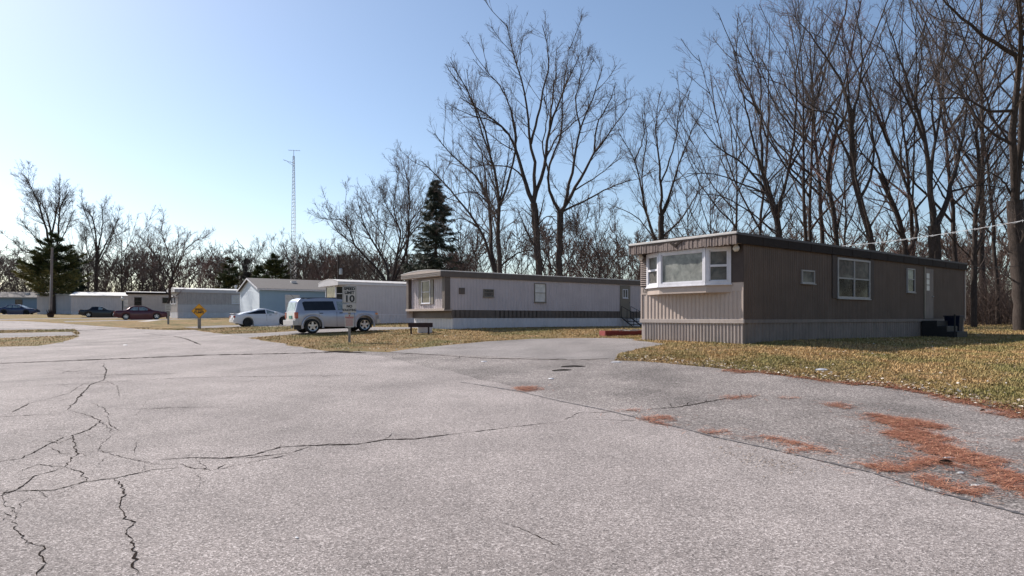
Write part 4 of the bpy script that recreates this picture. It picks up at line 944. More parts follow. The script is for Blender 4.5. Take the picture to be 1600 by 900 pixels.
# utility pole on the left with dark planter at its foot
UX, UY = X_at(78.5, 79), 79.0
up = empty('utility_pole', (UX, UY, H(UX, UY)), 0, 'tall bare wooden utility pole beside the road bend', 'pole')
MB().tube([(0, 0, -.3), (.25, 0, 8.6)], [.19, .12], 12).build('pole', M['pole_wood'], up)
MB().tube([(.05, -.2, 0), (.2, -.19, 5.2)], .025, 6).build('conduit', M['metal'], up)
m = MB(); rg = random.Random(2)
bx = MB(); bx.lathe([(.001, 0), (.30, 0), (.42, .45), (.38, .45), (.30, .35), (.001, .35)], n=14)
pb = empty('planter_pot', (UX+.55, UY-.7, H(UX, UY)), 0, 'dark red pot of withered plants at the foot of the utility pole', 'planter'); bx.build('pot', M['planter'], pb)
for k in range(70):
    a = rg.uniform(0, 6.28); r0 = rg.uniform(0, .25); h_ = rg.uniform(.3, .7); m.tube([(r0*math.cos(a), r0*math.sin(a), .3), (r0*1.6*math.cos(a), r0*1.6*math.sin(a), .3+h_*.6), (r0*2.2*math.cos(a), r0*2.2*math.sin(a), .3+h_)], [.03, .025, .01], 4)
m.build('dead_plants', M['planter'], pb)
QX, QY = X_at(529, 82), 82.0
qp = empty('utility_pole', (QX, QY, H(QX, QY)), 0, 'dark utility pole with transformer behind the plain grey home', 'pole')
MB().tube([(0, 0, -.3), (0, 0, 7.9)], [.17, .13], 10).build('pole', M['bark'], qp)
MB().lathe([(.001, 0), (.22, 0), (.22, .7), (.1, .8), (.001, .8)], (.3, -.1, 5.4), n=12).build('transformer', M['metal'], qp)
# lattice radio tower
TY_ = 125.0; TX = X_at(459, TY_); TZ = H(TX, TY_); TH = (HOR-235)*TY_/FOC+EYE-TZ
tw = empty('radio_tower', (TX, TY_, TZ), R(10), 'slender steel lattice radio tower with small antennas on top', 'tower')
m = MB(); n = 44; legs = [(math.cos(a), math.sin(a)) for a in (R(90), R(210), R(330))]
rad = lambda z: .62*(1-z/TH)+.16
Z = [TH*.965*i/n for i in range(n+1)]
for lx, ly in legs: m.tube([(lx*rad(0), ly*rad(0), 0), (lx*rad(TH*.965), ly*rad(TH*.965), TH*.965)], .04, 5)
for i in range(n):
    for k in range(3):
        a, b = legs[k], legs[(k+1) % 3]; r0, r1 = rad(Z[i]), rad(Z[i+1])
        m.tube([(a[0]*r0, a[1]*r0, Z[i]), (b[0]*r1, b[1]*r1, Z[i+1])], .022, 4, False); m.tube([(a[0]*r1, a[1]*r1, Z[i+1]), (b[0]*r1, b[1]*r1, Z[i+1])], .022, 4, False)
m.build('mast', M['metal'], tw)
m = MB(); m.tube([(0, 0, TH*.95), (0, 0, TH)], .05, 6); m.tube([(-1.0, 0, TH), (1.2, 0, TH)], .035, 5)
for x in (-.9, -.5, 0, .5, 1.1): m.tube([(x, -.5, TH), (x, .5, TH)], .02, 4)
m.build('antenna', M['metal'], tw)
m = MB(); z = TH*.925; m.tube([(0, 0, z), (-.9, -.2, z+.1), (-1.9, -.3, z+.45)], .045, 5); m.tube([(0, 0, z-.6), (-1.1, -.2, z+.05)], .035, 5)
for t in (.3, .6, .9): m.tube([(-1.9*t, -.3*t-.4, z+.35*t), (-1.9*t, -.3*t+.4, z+.35*t)], .02, 4)
m.build('side_antenna', M['metal'], tw)
# service cable to the tan home
def cable_pts(a, b, sag, n=24): a = Vector(a); b = Vector(b); return [a.lerp(b, i/n)-Vector((0, 0, sag*4*(i/n)*(1-i/n))) for i in range(n+1)]
a0 = wpt(C1, ANG, 6.3, .9)+(Z1+H1+.0,); b0 = (X_at(1660, 17.5), 17.5, EYE+(HOR-333)/FOC*17.5)
m = MB(); pts = cable_pts(a0, b0, .12); m.tube(pts, .007, 5)
tw_ = []
for i in range(161):
    k = i/160*24; j = min(int(k), 23); p = pts[j].lerp(pts[j+1], k-j); tw_.append(p+Vector((.02*math.cos(i*.9), .02*math.sin(i*.9), .018*math.cos(i*.9)-.012)))
m.tube(tw_, .004, 4)
for i in range(12): j = 1+i*2; m.tube([pts[j]+Vector((0, 0, .03)), pts[j]-Vector((0, 0, .04))], .010, 5)
tag(m.build('service_cable', M['cable']), 'twisted white service cable running from the tan roof to upper right', 'cable')
c_, d_ = (11.2, 39.5), (17, 44)
m = MB(); m.tube(cable_pts(wpt(C1, ANG, 16.5, 1.5)+(Z1+H1,), (29, 36, 4.6), .25), .012, 5); tag(m.build('thin_cable', M['black_metal']), 'thin dark cable leaving the far end of the tan roof', 'cable')

# ------------------------------------------------------------------ trees
rng = np.random.default_rng(11)
def unit(v): return v/np.maximum(np.linalg.norm(v, axis=-1, keepdims=True), 1e-9)
def resample(pts, rad, K):
    P = np.array(pts, float); d = np.r_[0, np.cumsum(np.linalg.norm(np.diff(P, axis=0), axis=1))]; t = np.linspace(0, d[-1], K)
    # smooth through control points
    out = np.stack([sinterp(t, list(zip(d, P[:, i]))) for i in range(3)], 1)
    return out, np.interp(t, d, rad)
def tubes(P, Rr, S):
    """P (N,K,3), Rr (N,K) -> verts, quads"""
    N, K, _ = P.shape; T = np.empty_like(P); T[:, 1:-1] = P[:, 2:]-P[:, :-2]; T[:, 0] = P[:, 1]-P[:, 0]; T[:, -1] = P[:, -1]-P[:, -2]; T = unit(T)
    ref = np.where(np.abs(T[..., 2:3]) < .9, np.array([0, 0, 1.]), np.array([1., 0, 0])); ref = np.broadcast_to(ref[:, :1], T.shape)
    A = unit(np.cross(T, ref)); B = np.cross(T, A); a = 2*np.pi*np.arange(S)/S
    V = P[:, :, None]+Rr[:, :, None, None]*(A[:, :, None]*np.cos(a)[:, None]+B[:, :, None]*np.sin(a)[:, None])
    base = (np.arange(N)[:, None, None]*K+np.arange(K-1)[None, :, None])*S; k = np.arange(S)[None, None]; k2 = (k+1) % S
    F = np.stack([base+k, base+k2, base+S+k2, base+S+k], -1).reshape(-1, 4)
    return V.reshape(-1, 3), F
def merge(parts):
    Vs, Fs, b = [], [], 0
    for V, F in parts: Vs.append(V); Fs.append(F+b); b += len(V)
    return np.concatenate(Vs), np.concatenate(Fs)
def grow(P, Rr, n, lf, ang, rg, K=5, up=.25, wig=.18, tmin=.15, rf=.6, rmin=.006, rmax=.2, lmin=.2, lmax=9, bias=1.0):
    N, Kp, _ = P.shape; seg = np.linalg.norm(np.diff(P, axis=1), axis=2); Ln = seg.sum(1); idx = rg.choice(N, n, p=Ln**bias/(Ln**bias).sum())
    t = tmin+(1-tmin)*rg.random(n)**.8; kk = t*(Kp-1); j = np.minimum(kk.astype(int), Kp-2); f = (kk-j)[:, None]
    p0 = P[idx, j]*(1-f)+P[idx, j+1]*f; tan = unit(P[idx, j+1]-P[idx, j]); r0 = Rr[idx, j]*(1-f[:, 0])+Rr[idx, j+1]*f[:, 0]
    rv = unit(rg.normal(size=(n, 3))); per = unit(rv-(rv*tan).sum(1, keepdims=True)*tan); a = R(1)*(ang+rg.normal(size=n)*ang*.3)[:, None]
    d = unit(tan*np.cos(a)+per*np.sin(a)); L = np.clip(Ln[idx]*lf*(1.1-.65*t)*rg.uniform(.6, 1.3, n), lmin, lmax)
    st = (L/(K-1))[:, None]; pts = [p0]
    for i in range(K-1):
        d = unit(d+rg.normal(size=(n, 3))*wig+np.array([0, 0, up])); pts.append(pts[-1]+d*st)
    Q = np.stack(pts, 1); rb = np.clip(r0*rf, rmin, rmax); taper = np.linspace(1, .25, K)[None]
    return Q, np.maximum(rb[:, None]*taper, rmin*.7)
def tree_meshes(limbs, rg, dens=1.0, twig=.010, l2=(.32, 4.6), up=.09, l4=True, spread=44, K0=14):
    """limbs: list of (points, radii)"""
    Ps, Rs = [], []
    for pts, rad in limbs:
        P, r = resample(pts, rad, K0); P[1:-1] += rg.normal(size=(K0-2, 3))*.035*np.array([1, 1, .3]); Ps.append(P); Rs.append(r)
    P0 = np.stack(Ps); R0 = np.stack(Rs); PT, RT = P0, R0; tot0 = np.linalg.norm(np.diff(P0, axis=1), axis=2).sum()
    PS, RS = grow(P0, R0, max(6, int(tot0*.20)), .42, 36, rg, K0, .045, .035, .35, .55, .03, .085, 2.5, 7.5); P0 = np.concatenate([P0, PS]); R0 = np.concatenate([R0, RS])
    tot = np.linalg.norm(np.diff(P0, axis=1), axis=2).sum()*.8
    n2 = int(tot*1.25*dens); P2, R2 = grow(P0, R0, n2, l2[0], spread, rg, 7, up, .07, .3, .42, twig*1.5, .055, .8, l2[1])
    n3 = int(n2*5.5); P3, R3 = grow(P2, R2, n3, .48, 40, rg, 5, up*.6, .09, .15, .5, twig*1.0, .022, .45, 2.2)
    parts = [tubes(P2, R2, 4), tubes(P3, R3, 3)]
    Pt, Rt = grow(P0[:, K0//2:], R0[:, K0//2:], int(tot*2.0*dens), .22, 38, rg, 5, up*.6, .09, .1, .5, twig*1.0, .022, .6, 2.2); parts.append(tubes(Pt, Rt, 3))
    if l4:
        n4 = int(n3*3.0); P4, R4 = grow(P3, R3, n4, .55, 38, rg, 3, up*.4, .12, .1, .7, twig*.62, .010, .28, 1.0, .7); parts.append(tubes(P4, R4, 3))
        P5, R5 = grow(Pt, Rt, len(Pt)*4, .55, 38, rg, 3, up*.4, .12, .1, .7, twig*.62, .010, .28, 1.0, .7); parts.append(tubes(P5, R5, 3))
    return merge([tubes(PT, RT, 8), tubes(PS, RS, 5)]), merge(parts)
def link_tree(name, loc, label, tm, crm, group=None, twigm='twig', rz=0):
    root = empty(name, loc, rz, label, 'tree', group)
    np_mesh('trunk', tm[0], tm[1], M['bark'], root, True); np_mesh('crown', crm[0], crm[1], M[twigm], root)
    return root
# limbs read off the tree's own shape in the photograph, given depth of their own
def guided(px_limbs, Y, rg, dfan=.35):
    """px_limbs: [(points in photo pixels, r0, r1)], first limb is the trunk from the ground up"""
    x0 = px_limbs[0][0][0][0]; bx, bz = X_at(x0, Y), H(X_at(x0, Y), Y); out = []; ys = {}
    base = px_limbs[0][0]; pos = []      # 3D points of earlier limbs, for joining
    for i, (pts, r0, r1) in enumerate(px_limbs):
        X = [X_at(p[0], Y)-bx for p in pts]; Z = [EYE+(HOR-p[1])/FOC*Y-bz for p in pts]
        if i == 0: Z[0] = -.3
        d = np.r_[0, np.cumsum(np.hypot(np.diff(X), np.diff(Z)))]
        y_start = 0
        if i > 0 and pos:
            q = min(pos, key=lambda a: (a[0]-X[0])**2+(a[2]-Z[0])**2); X[0], y_start, Z[0] = q
        sl = 0 if i == 0 else rg.uniform(-dfan, dfan); y = [y_start+sl*t for t in d]
        P = list(zip(X, y, Z)); out.append((P, np.linspace(1, 0, len(P))**1.15*(r0*.76-r1)+r1))
        Q, _ = resample(P, [0]*len(P), 16); pos += [tuple(v) for v in Q]
    return (bx, Y, bz), out
def zt(lst, s, ox, oy): return [([(ox+a/s, oy+b/s) for a, b in pts], r0, r1) for pts, r0, r1 in lst]
Z8 = lambda l: zt(l, 2.045, 640, 0); Z4 = lambda l: zt(l, 2.045, 1150, 0)
GT = [
 ('double-trunked bare tree left of the tall pair behind the lilac home', 50, Z8([([(291,1000),(290,865),(283,750),(285,660),(270,540),(240,450),(205,330)], .30, .04), ([(262,1000),(258,780),(250,640),(205,540),(130,470),(60,380)], .24, .03),
   ([(262,860),(220,720),(160,640),(100,570),(30,500)], .16, .03), ([(285,680),(310,600),(335,500),(330,400),(300,300)], .15, .03), ([(270,540),(230,400),(180,300),(140,240)], .12, .02),
   ([(300,830),(350,805),(395,795)], .10, .03), ([(250,640),(210,600),(150,600),(90,630)], .08, .02), ([(220,720),(190,700),(150,690),(110,720)], .07, .02), ([(250,640),(235,520),(215,430),(170,370)], .12, .02)])),
 ('tallest bare tree behind the lilac home, trunk leaning left', 48, Z8([([(418,1000),(413,875),(405,740),(396,650)], .34, .26), ([(396,650),(370,580),(345,480),(312,400),(240,330),(150,260)], .24, .03),
   ([(398,650),(402,560),(385,450),(372,330),(335,200),(310,100)], .20, .02), ([(405,640),(432,520),(450,400),(490,280),(525,200),(560,120)], .20, .02), ([(345,480),(335,380),(300,270),(240,190)], .13, .02),
   ([(385,450),(420,330),(440,200),(420,110)], .13, .02), ([(450,400),(460,300),(475,190),(480,90)], .12, .02), ([(410,720),(440,690),(470,690)], .07, .02), ([(370,580),(340,540),(270,525),(190,535)], .10, .02), ([(432,520),(470,430),(540,360),(590,310)], .10, .02), ([(312,400),(270,370),(190,350),(120,320)], .09, .02)])),
 ('tall bare tree with a single straight trunk and long right-hand limbs', 49, Z8([([(478,1000),(478,875),(481,680)], .32, .25), ([(480,680),(455,640),(442,560),(478,450),(482,330),(500,200)], .19, .02), ([(485,672),(530,600),(590,490),(640,420),(705,330)], .20, .02),
   ([(490,670),(560,640),(650,590),(720,560)], .12, .03), ([(500,645),(520,540),(540,430),(580,330),(610,230)], .17, .02), ([(442,560),(425,470),(440,380),(430,300)], .09, .02), ([(590,490),(600,400),(640,320),(660,260)], .10, .02), ([(540,430),(530,330),(545,240),(560,170)], .09, .02), ([(530,600),(600,560),(680,500)], .08, .02)])),
 ('bare spreading tree just left of the tan home roof', 52, Z8([([(803,1000),(803,765),(805,690)], .30, .24), ([(805,690),(800,600),(790,500),(778,400),(790,310)], .17, .02), ([(808,700),(822,640),(850,540),(880,450),(920,370)], .16, .02),
   ([(795,800),(755,700),(732,620),(712,540),(650,440)], .17, .02), ([(790,790),(730,690),(640,640)], .08, .02), ([(812,760),(880,690),(940,600),(985,570)], .12, .02), ([(712,540),(730,460),(720,380)], .08, .02), ([(800,600),(830,500),(845,400),(850,330)], .10, .02), ([(755,700),(740,560),(760,440),(750,340)], .10, .02)])),
 ('broad bare tree rising straight behind the tan home near end', 47, Z8([([(1185,1000),(1180,760),(1170,680),(1130,560)], .34, .2), ([(1130,560),(1135,440),(1140,350),(1150,200),(1120,110)], .17, .02), ([(1172,720),(1150,620),(1080,520),(1000,460),(915,340)], .18, .02),
   ([(1170,690),(1200,560),(1210,400),(1200,250),(1215,150)], .17, .02), ([(1130,560),(1080,440),(1040,320),(1000,200)], .14, .02), ([(1150,620),(1060,590),(970,560),(880,560)], .10, .02), ([(1140,350),(1080,260),(1060,160)], .10, .02), ([(1175,760),(1100,680),(1010,620),(930,610)], .09, .02), ([(1200,560),(1250,450),(1290,300)], .12, .02)])),
 ('slim straight bare tree among the woods behind the tan home', 50, Z4([([(225,1000),(222,770),(216,600),(215,450),(215,330),(208,180),(200,60)], .22, .02), ([(216,450),(250,340),(290,240),(300,140)], .11, .02), ([(215,400),(190,280),(160,180)], .10, .02), ([(217,600),(270,480),(320,400)], .09, .02), ([(215,520),(170,430),(130,330)], .08, .02)])),
 ('bare tree with a crooked trunk forking left behind the tan roof', 46, Z4([([(325,1000),(322,790),(308,650),(290,580),(318,430)], .24, .14), ([(318,430),(330,360),(250,330),(190,240),(120,200)], .13, .02), ([(318,430),(345,340),(320,240),(280,120)], .12, .02), ([(290,580),(260,480),(230,420)], .08, .02), ([(300,630),(240,560),(170,520)], .08, .02)])),
 ('tall bare tree with crown reaching the top edge above the window', 44, Z4([([(440,1000),(440,800),(400,650),(378,560),(370,420),(366,350)], .30, .17), ([(366,350),(345,270),(300,180),(245,90),(200,30)], .15, .02), ([(370,380),(392,280),(400,150),(372,10)], .15, .02), ([(378,560),(330,440),(300,380),(220,320)], .14, .02), ([(400,650),(440,560),(460,330),(465,220),(440,120)], .14, .02), ([(392,280),(440,180),(480,60)], .09, .02)])),
 ('bare tree with twin curved stems left of the big forked tree', 45, Z4([([(540,1000),(543,820),(525,720),(490,620),(460,560)], .27, .14), ([(548,810),(598,720),(585,600),(545,430),(530,280),(500,180)], .20, .03), ([(490,620),(455,480),(430,380),(390,250)], .13, .02), ([(545,430),(480,330),(420,240),(340,120)], .12, .02), ([(585,600),(550,500),(560,380),(600,250)], .11, .02), ([(460,560),(400,500),(350,480)], .08, .02)])),
 ('big bare tree forking wide behind the far end of the tan home', 42, Z4([([(640,1000),(638,840),(632,720)], .48, .36), ([(632,730),(620,600),(612,450),(575,310),(540,200),(500,80)], .26, .03), ([(645,735),(700,620),(755,490),(810,330),(830,200)], .26, .03), ([(640,720),(638,580),(672,430),(715,260),(740,120)], .22, .02),
   ([(612,450),(560,360),(490,240),(430,130)], .14, .02), ([(575,310),(600,200),(620,80)], .12, .02), ([(672,430),(640,300),(660,150)], .11, .02), ([(700,620),(780,590),(850,600)], .10, .02), ([(755,490),(800,460),(860,470)], .08, .02), ([(690,640),(640,560),(590,540)], .08, .02)])),
 ('slender bare tree with a low right fork near the clearing', 43, Z4([([(762,1000),(760,890),(765,700),(782,560),(770,450)], .24, .1), ([(765,820),(800,750),(835,670),(850,600)], .12, .03), ([(770,450),(750,330),(700,230)], .09, .02), ([(782,560),(820,470),(850,400)], .08, .02), ([(765,700),(735,620),(700,560)], .07, .02)])),
 ('huge bare tree at the right edge with two heavy leaders', 36, Z4([([(915,1060),(908,900),(898,760),(892,640)], .50, .40), ([(894,660),(850,480),(830,320),(820,200),(790,80),(750,-60)], .28, .06), ([(893,640),(872,420),(852,200),(842,20),(850,-120)], .27, .06), ([(820,215),(700,150),(620,80),(520,-20)], .15, .03), ([(855,205),(920,130),(980,40)], .14, .03),
   ([(835,400),(760,370),(700,330),(600,325)], .12, .03), ([(872,420),(930,330),(980,240)], .12, .03), ([(850,480),(790,430),(720,300),(660,180)], .13, .02), ([(842,100),(780,20),(740,-80)], .10, .03), ([(892,640),(840,580),(760,540)], .10, .02)])),
 ('multi-stemmed bare tree spreading left beside the dark spruce', 78, [([(612,520),(612,470),(606,440)], .30, .24), ([(606,450),(590,420),(560,385),(545,350),(515,348)], .24, .03), ([(608,450),(600,410),(575,370),(560,340),(548,300)], .24, .03), ([(612,450),(618,400),(622,360),(600,320),(585,285)], .22, .03), ([(614,450),(636,400),(645,350),(648,310),(640,265)], .24, .03),
   ([(612,450),(632,390),(655,360),(690,340)], .16, .03), ([(605,450),(580,420),(560,400),(530,400)], .12, .03), ([(618,400),(640,340),(662,300)], .14, .02), ([(560,385),(535,365),(520,330)], .10, .02), ([(622,360),(612,320),(620,280)], .11, .02)]),
 ('reddish bare yard tree between the cream and warm grey homes', 74, [([(261,500),(263,480),(266,450),(270,430)], .20, .15), ([(268,440),(255,410),(240,385),(228,368)], .11, .02), ([(270,430),(268,400),(262,370),(258,355)], .11, .02), ([(270,430),(290,400),(310,380),(332,372)], .12, .02), ([(268,445),(245,420),(228,405)], .08, .02), ([(270,430),(285,395),(295,365)], .10, .02), ([(268,445),(290,430),(318,410),(336,400)], .09, .02), ([(270,430),(278,390),(278,358)], .08, .02)]),
 ('tallest bare tree at the far left, behind the pine', 112, [([(92,500),(90,440),(80,390)], .55, .38), ([(80,395),(72,350),(58,320),(38,300)], .26, .05), ([(80,395),(76,340),(68,300),(60,280)], .26, .05), ([(88,420),(92,370),(100,320),(112,300)], .28, .05), ([(80,380),(86,330),(88,300),(84,284)], .22, .04), ([(86,430),(60,400),(30,390),(15,375)], .18, .04), ([(84,410),(50,370),(28,345)], .16, .04), ([(92,390),(110,350),(118,330)], .14, .04)]),
 ('slim upright bare tree right of the far left pine', 116, [([(150,500),(150,440),(152,390)], .42, .28), ([(152,400),(145,360),(132,330),(125,325)], .2, .04), ([(152,400),(158,350),(155,318)], .2, .04), ([(152,410),(170,370),(185,340)], .2, .04), ([(150,430),(130,390),(118,350)], .16, .04), ([(152,420),(175,390),(196,360)], .16, .04), ([(152,400),(150,360),(142,322)], .14, .04)]),
]
for i, (lab, Y, limbs) in enumerate(GT):
    rg_ = np.random.default_rng(100+i); far = Y > 60
    if i in (14, 15): limbs = limbs
    loc, lm = guided(limbs, Y, rg_)
    tm, cm = tree_meshes(lm, rg_, dens=(1.15 if not far else 1.6 if Y < 90 else 2.2), twig=(.0095 if Y < 60 else .012 if Y < 90 else .014))
    link_tree('bare_tree', loc, lab, tm, cm, 'bare leafless trees', 'twig_red' if i in (6, 8, 13) else 'twig')
# procedural kinds for the rest of the woods
def generic_limbs(h, rg, forks=6, lean=.1, r=.2, low=.3):
    L = []; tx, ty = rg.normal(size=2)*lean*h*.4
    tr_ = [(0, 0, -.4), (tx*.2, ty*.2, h*.25), (tx*.55+rg.normal()*.2, ty*.5, h*.5), (tx, ty, h*.75), (tx*1.2, ty*1.2, h)]
    L.append((tr_, [r, r*.8, r*.55, r*.3, .02]))
    for k in range(forks):
        t = low+(.8-low)*k/forks+rg.uniform(0, .06); a = rg.uniform(0, 6.283) if k > 2 else k*2.1+rg.uniform(-.4, .4); z0 = h*t
        p0 = np.array([np.interp(z0, [q[2] for q in tr_], [q[0] for q in tr_]), np.interp(z0, [q[2] for q in tr_], [q[1] for q in tr_]), z0])
        ln = h*(.55-.35*t)*rg.uniform(.8, 1.25); o_ = np.array([math.cos(a), math.sin(a), 0])
        L.append(([tuple(p0), tuple(p0+o_*ln*.35+np.array([0, 0, ln*.4])), tuple(p0+o_*ln*.55+np.array([0, 0, ln*.85])), tuple(p0+o_*ln*.75+np.array([0, 0, ln*1.25]))], [r*(.6-.35*t), r*.3, r*.18, .02]))
    return L
proto = []
for k, (h, fk, r, dens, tw, low) in enumerate([(19, 8, .16, .50, .009, .3), (21, 7, .19, .48, .009, .35), (15, 9, .13, .6, .010, .25), (12, 9, .12, .9, .013, .2), (9, 9, .08, 1.1, .012, .15)]):
    rg_ = np.random.default_rng(500+k); tm, cm = tree_meshes(generic_limbs(h, rg_, fk, .12, r, low), rg_, dens, tw, (.32, 3.8))
    proto.append((h, tm, cm))
kinds = {0: 'tall slim leafless tree', 1: 'tall forked leafless tree', 2: 'mid-height bushy leafless tree', 3: 'small round leafless tree', 4: 'low scrubby leafless tree'}
used = {}
def put_tree(k, px, Y, top, label, red=False):
    X = X_at(px, Y); z = H(X, Y); want = EYE+(HOR-top)/FOC*Y-z; s = want/proto[k][0]
    if (k, red) not in used:
        o = link_tree('bare_tree', (X, Y, z), label, proto[k][1], proto[k][2], 'bare leafless trees', 'twig_red' if red else 'twig'); used[(k, red)] = o
    else:
        o = copy_tree(used[(k, red)]); o.location = (X, Y, z); o['label'] = label
    o.scale = (s, s, s); o.rotation_euler = (0, 0, random.uniform(0, 6.28)); return o
WOODS = [ # kind, px, Y, top row, where
 (2, 190, 118, 345, 'second slim tree right of the far left pine'), (2, 222, 112, 372, 'over the cream home left part'), (3, 240, 105, 385, 'low crown behind the reddish yard tree'), (2, 128, 125, 360, 'between the two tallest far left trees'),
 (3, 30, 120, 405, 'low at the far left above the blue home'), (3, 5, 115, 420, 'at the very left edge of the photo'), (2, 320, 110, 398, 'behind the warm grey home roof'), (4, 312, 100, 415, 'thin one beside the warm grey home'), (3, 400, 120, 392, 'between the small evergreens'),
 (3, 470, 115, 388, 'at the foot of the radio tower'), (3, 500, 110, 396, 'right of the radio tower foot'), (3, 450, 125, 395, 'left of the radio tower foot'), (4, 560, 88, 400, 'left of the multi-stemmed tree'), (2, 636, 85, 268, 'tall wispy one left of the spruce'), (3, 585, 92, 330, 'behind the multi-stemmed tree'),
 (4, 932, 50, 328, 'small one between the pair and the spreading tree'), (2, 720, 72, 340, 'right of the spruce'), (3, 760, 75, 360, 'low behind the double trunk'), (2, 815, 80, 345, 'thin between the tall trunks'), (3, 905, 70, 365, 'low right of the straight trunk'),
 (3, 965, 68, 372, 'low beyond the roofs gap'), (2, 1075, 62, 290, 'mid-height behind the near fascia corner'), (2, 1110, 66, 265, 'left flank of the broad tree'), (0, 1150, 58, 170, 'behind the broad tree'), (0, 1262, 52, 60, 'in the woods above the small side window'),
 (1, 1290, 60, 30, 'in the woods left of the double side window'), (2, 1320, 66, 200, 'lower growth above the double side window'), (0, 1430, 48, 60, 'just right of the roof vent'), 
 (0, 1498, 52, 20, 'above the far end of the tan home'), (1, 1535, 58, -20, 'just past the far end of the tan home'), (0, 1560, 50, 80, 'left of the huge right-edge tree'), (2, 1525, 46, 230, 'lower growth at the clearing'), (2, 1585, 62, 200, 'behind the huge right-edge tree'), (0, 1620, 42, 10, 'at the very right edge behind the huge tree'),
 (1, 1180, 68, 130, 'far in the woods behind the broad tree')]
for i, (k, px, Y, top, where) in enumerate(WOODS): put_tree(k, px, Y, top, kinds[k]+' '+where, red=(i % 3 == 1))

# conifers
def conifer(h, wd, rg, n_br, per, droop=.3, spray=.35, kind='spruce', r=.16, low=.06, gap=0.):
    t = low+(1-low)*np.sort(rg.random(n_br)); z = t*h; a = rg.random(n_br)*6.283
    prof = wd*(1-t)**.75*rg.uniform(.42, 1.12, n_br)+.12
    if kind == 'pine': prof = wd*np.sin(np.pi*np.clip(t*.92+.12, 0, 1))**.7*rg.uniform(.5, 1.15, n_br)+.2
    K = 6; s = np.linspace(0, 1, K); o = np.stack([np.cos(a), np.sin(a), np.zeros(n_br)], 1)
    dz = (-droop*s**1.0+ (droop*.75)*s**2.4)[None]*prof[:, None] if kind == 'spruce' else (.05*s+.28*s**2)[None]*prof[:, None]
    P = o[:, None]*(prof[:, None]*s[None])[..., None]; P[..., 2] += z[:, None]+dz
    Rr = np.clip(.035*(1-s)[None]*np.ones((n_br, 1))+.008, .006, .05)
    br = tubes(P, Rr, 3); N = n_br*per; b = rg.integers(0, n_br, N); u = rg.random(N)**.6; u = .12+.9*u; kk = np.clip(u*(K-1), 0, K-1.001); j = kk.astype(int); f = (kk-j)[:, None]
    p = P[b, j]*(1-f)+P[b, j+1]*f; side = np.stack([-o[b, 1], o[b, 0], np.zeros(N)], 1); lat = rg.normal(size=N)*(.15 if kind == 'spruce' else .26)*prof[b]*(1.15-u)
    p = p+side*lat[:, None]; p[:, 2] += rg.normal(size=N)*.05-(np.abs(lat)*.25 if kind == 'spruce' else 0)
    d = unit(o[b]*.8+side*np.sign(lat)[:, None]*.7+rg.normal(size=(N, 3))*.35+np.array([0, 0, -.55 if kind == 'spruce' else .35])); L = spray*rg.uniform(.5, 1.3, N)[:, None]
    q = unit(np.cross(d, rg.normal(size=(N, 3))))*spray*.085
    V = np.stack([p-q, p+q, p+d*L+q*.15, p+d*L-q*.15], 1).reshape(-1, 3); F = np.arange(N*4).reshape(-1, 4); at = np.repeat(np.clip(rg.normal(.45, .22, N)+(.25*(u-.6) if kind == 'pine' else 0)+(np.where(t[b] < .45, .18, -.15) if kind == 'pine' else 0), 0, 1), 4)
    tr_ = tubes(np.array([[(0, 0, -.3), (0, 0, h*.5), (0, 0, h*.99)]]), np.array([[r, r*.6, .02]]), 8); tv = merge([tr_, br])
    return tv, (V, F, at)
def put_conifer(name, px, Y, top, wpx, label, kind, n_br, per, spray, low=.06, r=.16, seed=1, droop=.3):
    X = X_at(px, Y); z = H(X, Y); h = EYE+(HOR-top)/FOC*Y-z; rg_ = np.random.default_rng(seed)
    tv, (V, F, at) = conifer(h, wpx*Y/FOC/2, rg_, n_br, per, droop, spray, kind, r, low)
    o = empty(name, (X, Y, z), 0, label, 'tree'); np_mesh('trunk', tv[0], tv[1], M['bark'], o, True); np_mesh('crown', V, F, M['spruce' if kind == 'spruce' else 'pine'], o, attr=at)
put_conifer('spruce_tree', 681, 68, 281, 138, 'tall dark conical spruce beside the multi-stemmed bare tree', 'spruce', 330, 105, .40, .05, .22, 7, .50)
put_conifer('pine_tree', 84, 101, 366, 90, 'golden-green pine with spreading lower boughs behind the utility pole', 'pine', 80, 300, .60, .20, .3, 8)
for j, (px, Y, top, wp, lab) in enumerate([(358, 118, 404, 34, 'dark evergreen at the left of the small evergreen group'), (386, 124, 404, 26, 'browner evergreen, second from the left in the small group'), (405, 116, 417, 30, 'shortest evergreen, over the blue home ridge'), (430, 114, 398, 40, 'darkest and widest evergreen, right of the small group'), (120, 108, 395, 28, 'dark evergreen just right of the golden-green pine')]):
    put_conifer('evergreen_tree', px, Y, top, wp, lab, 'pine' if j in (0, 2, 3) else 'spruce', 60, 200, .6, .12, .2, 20+j)
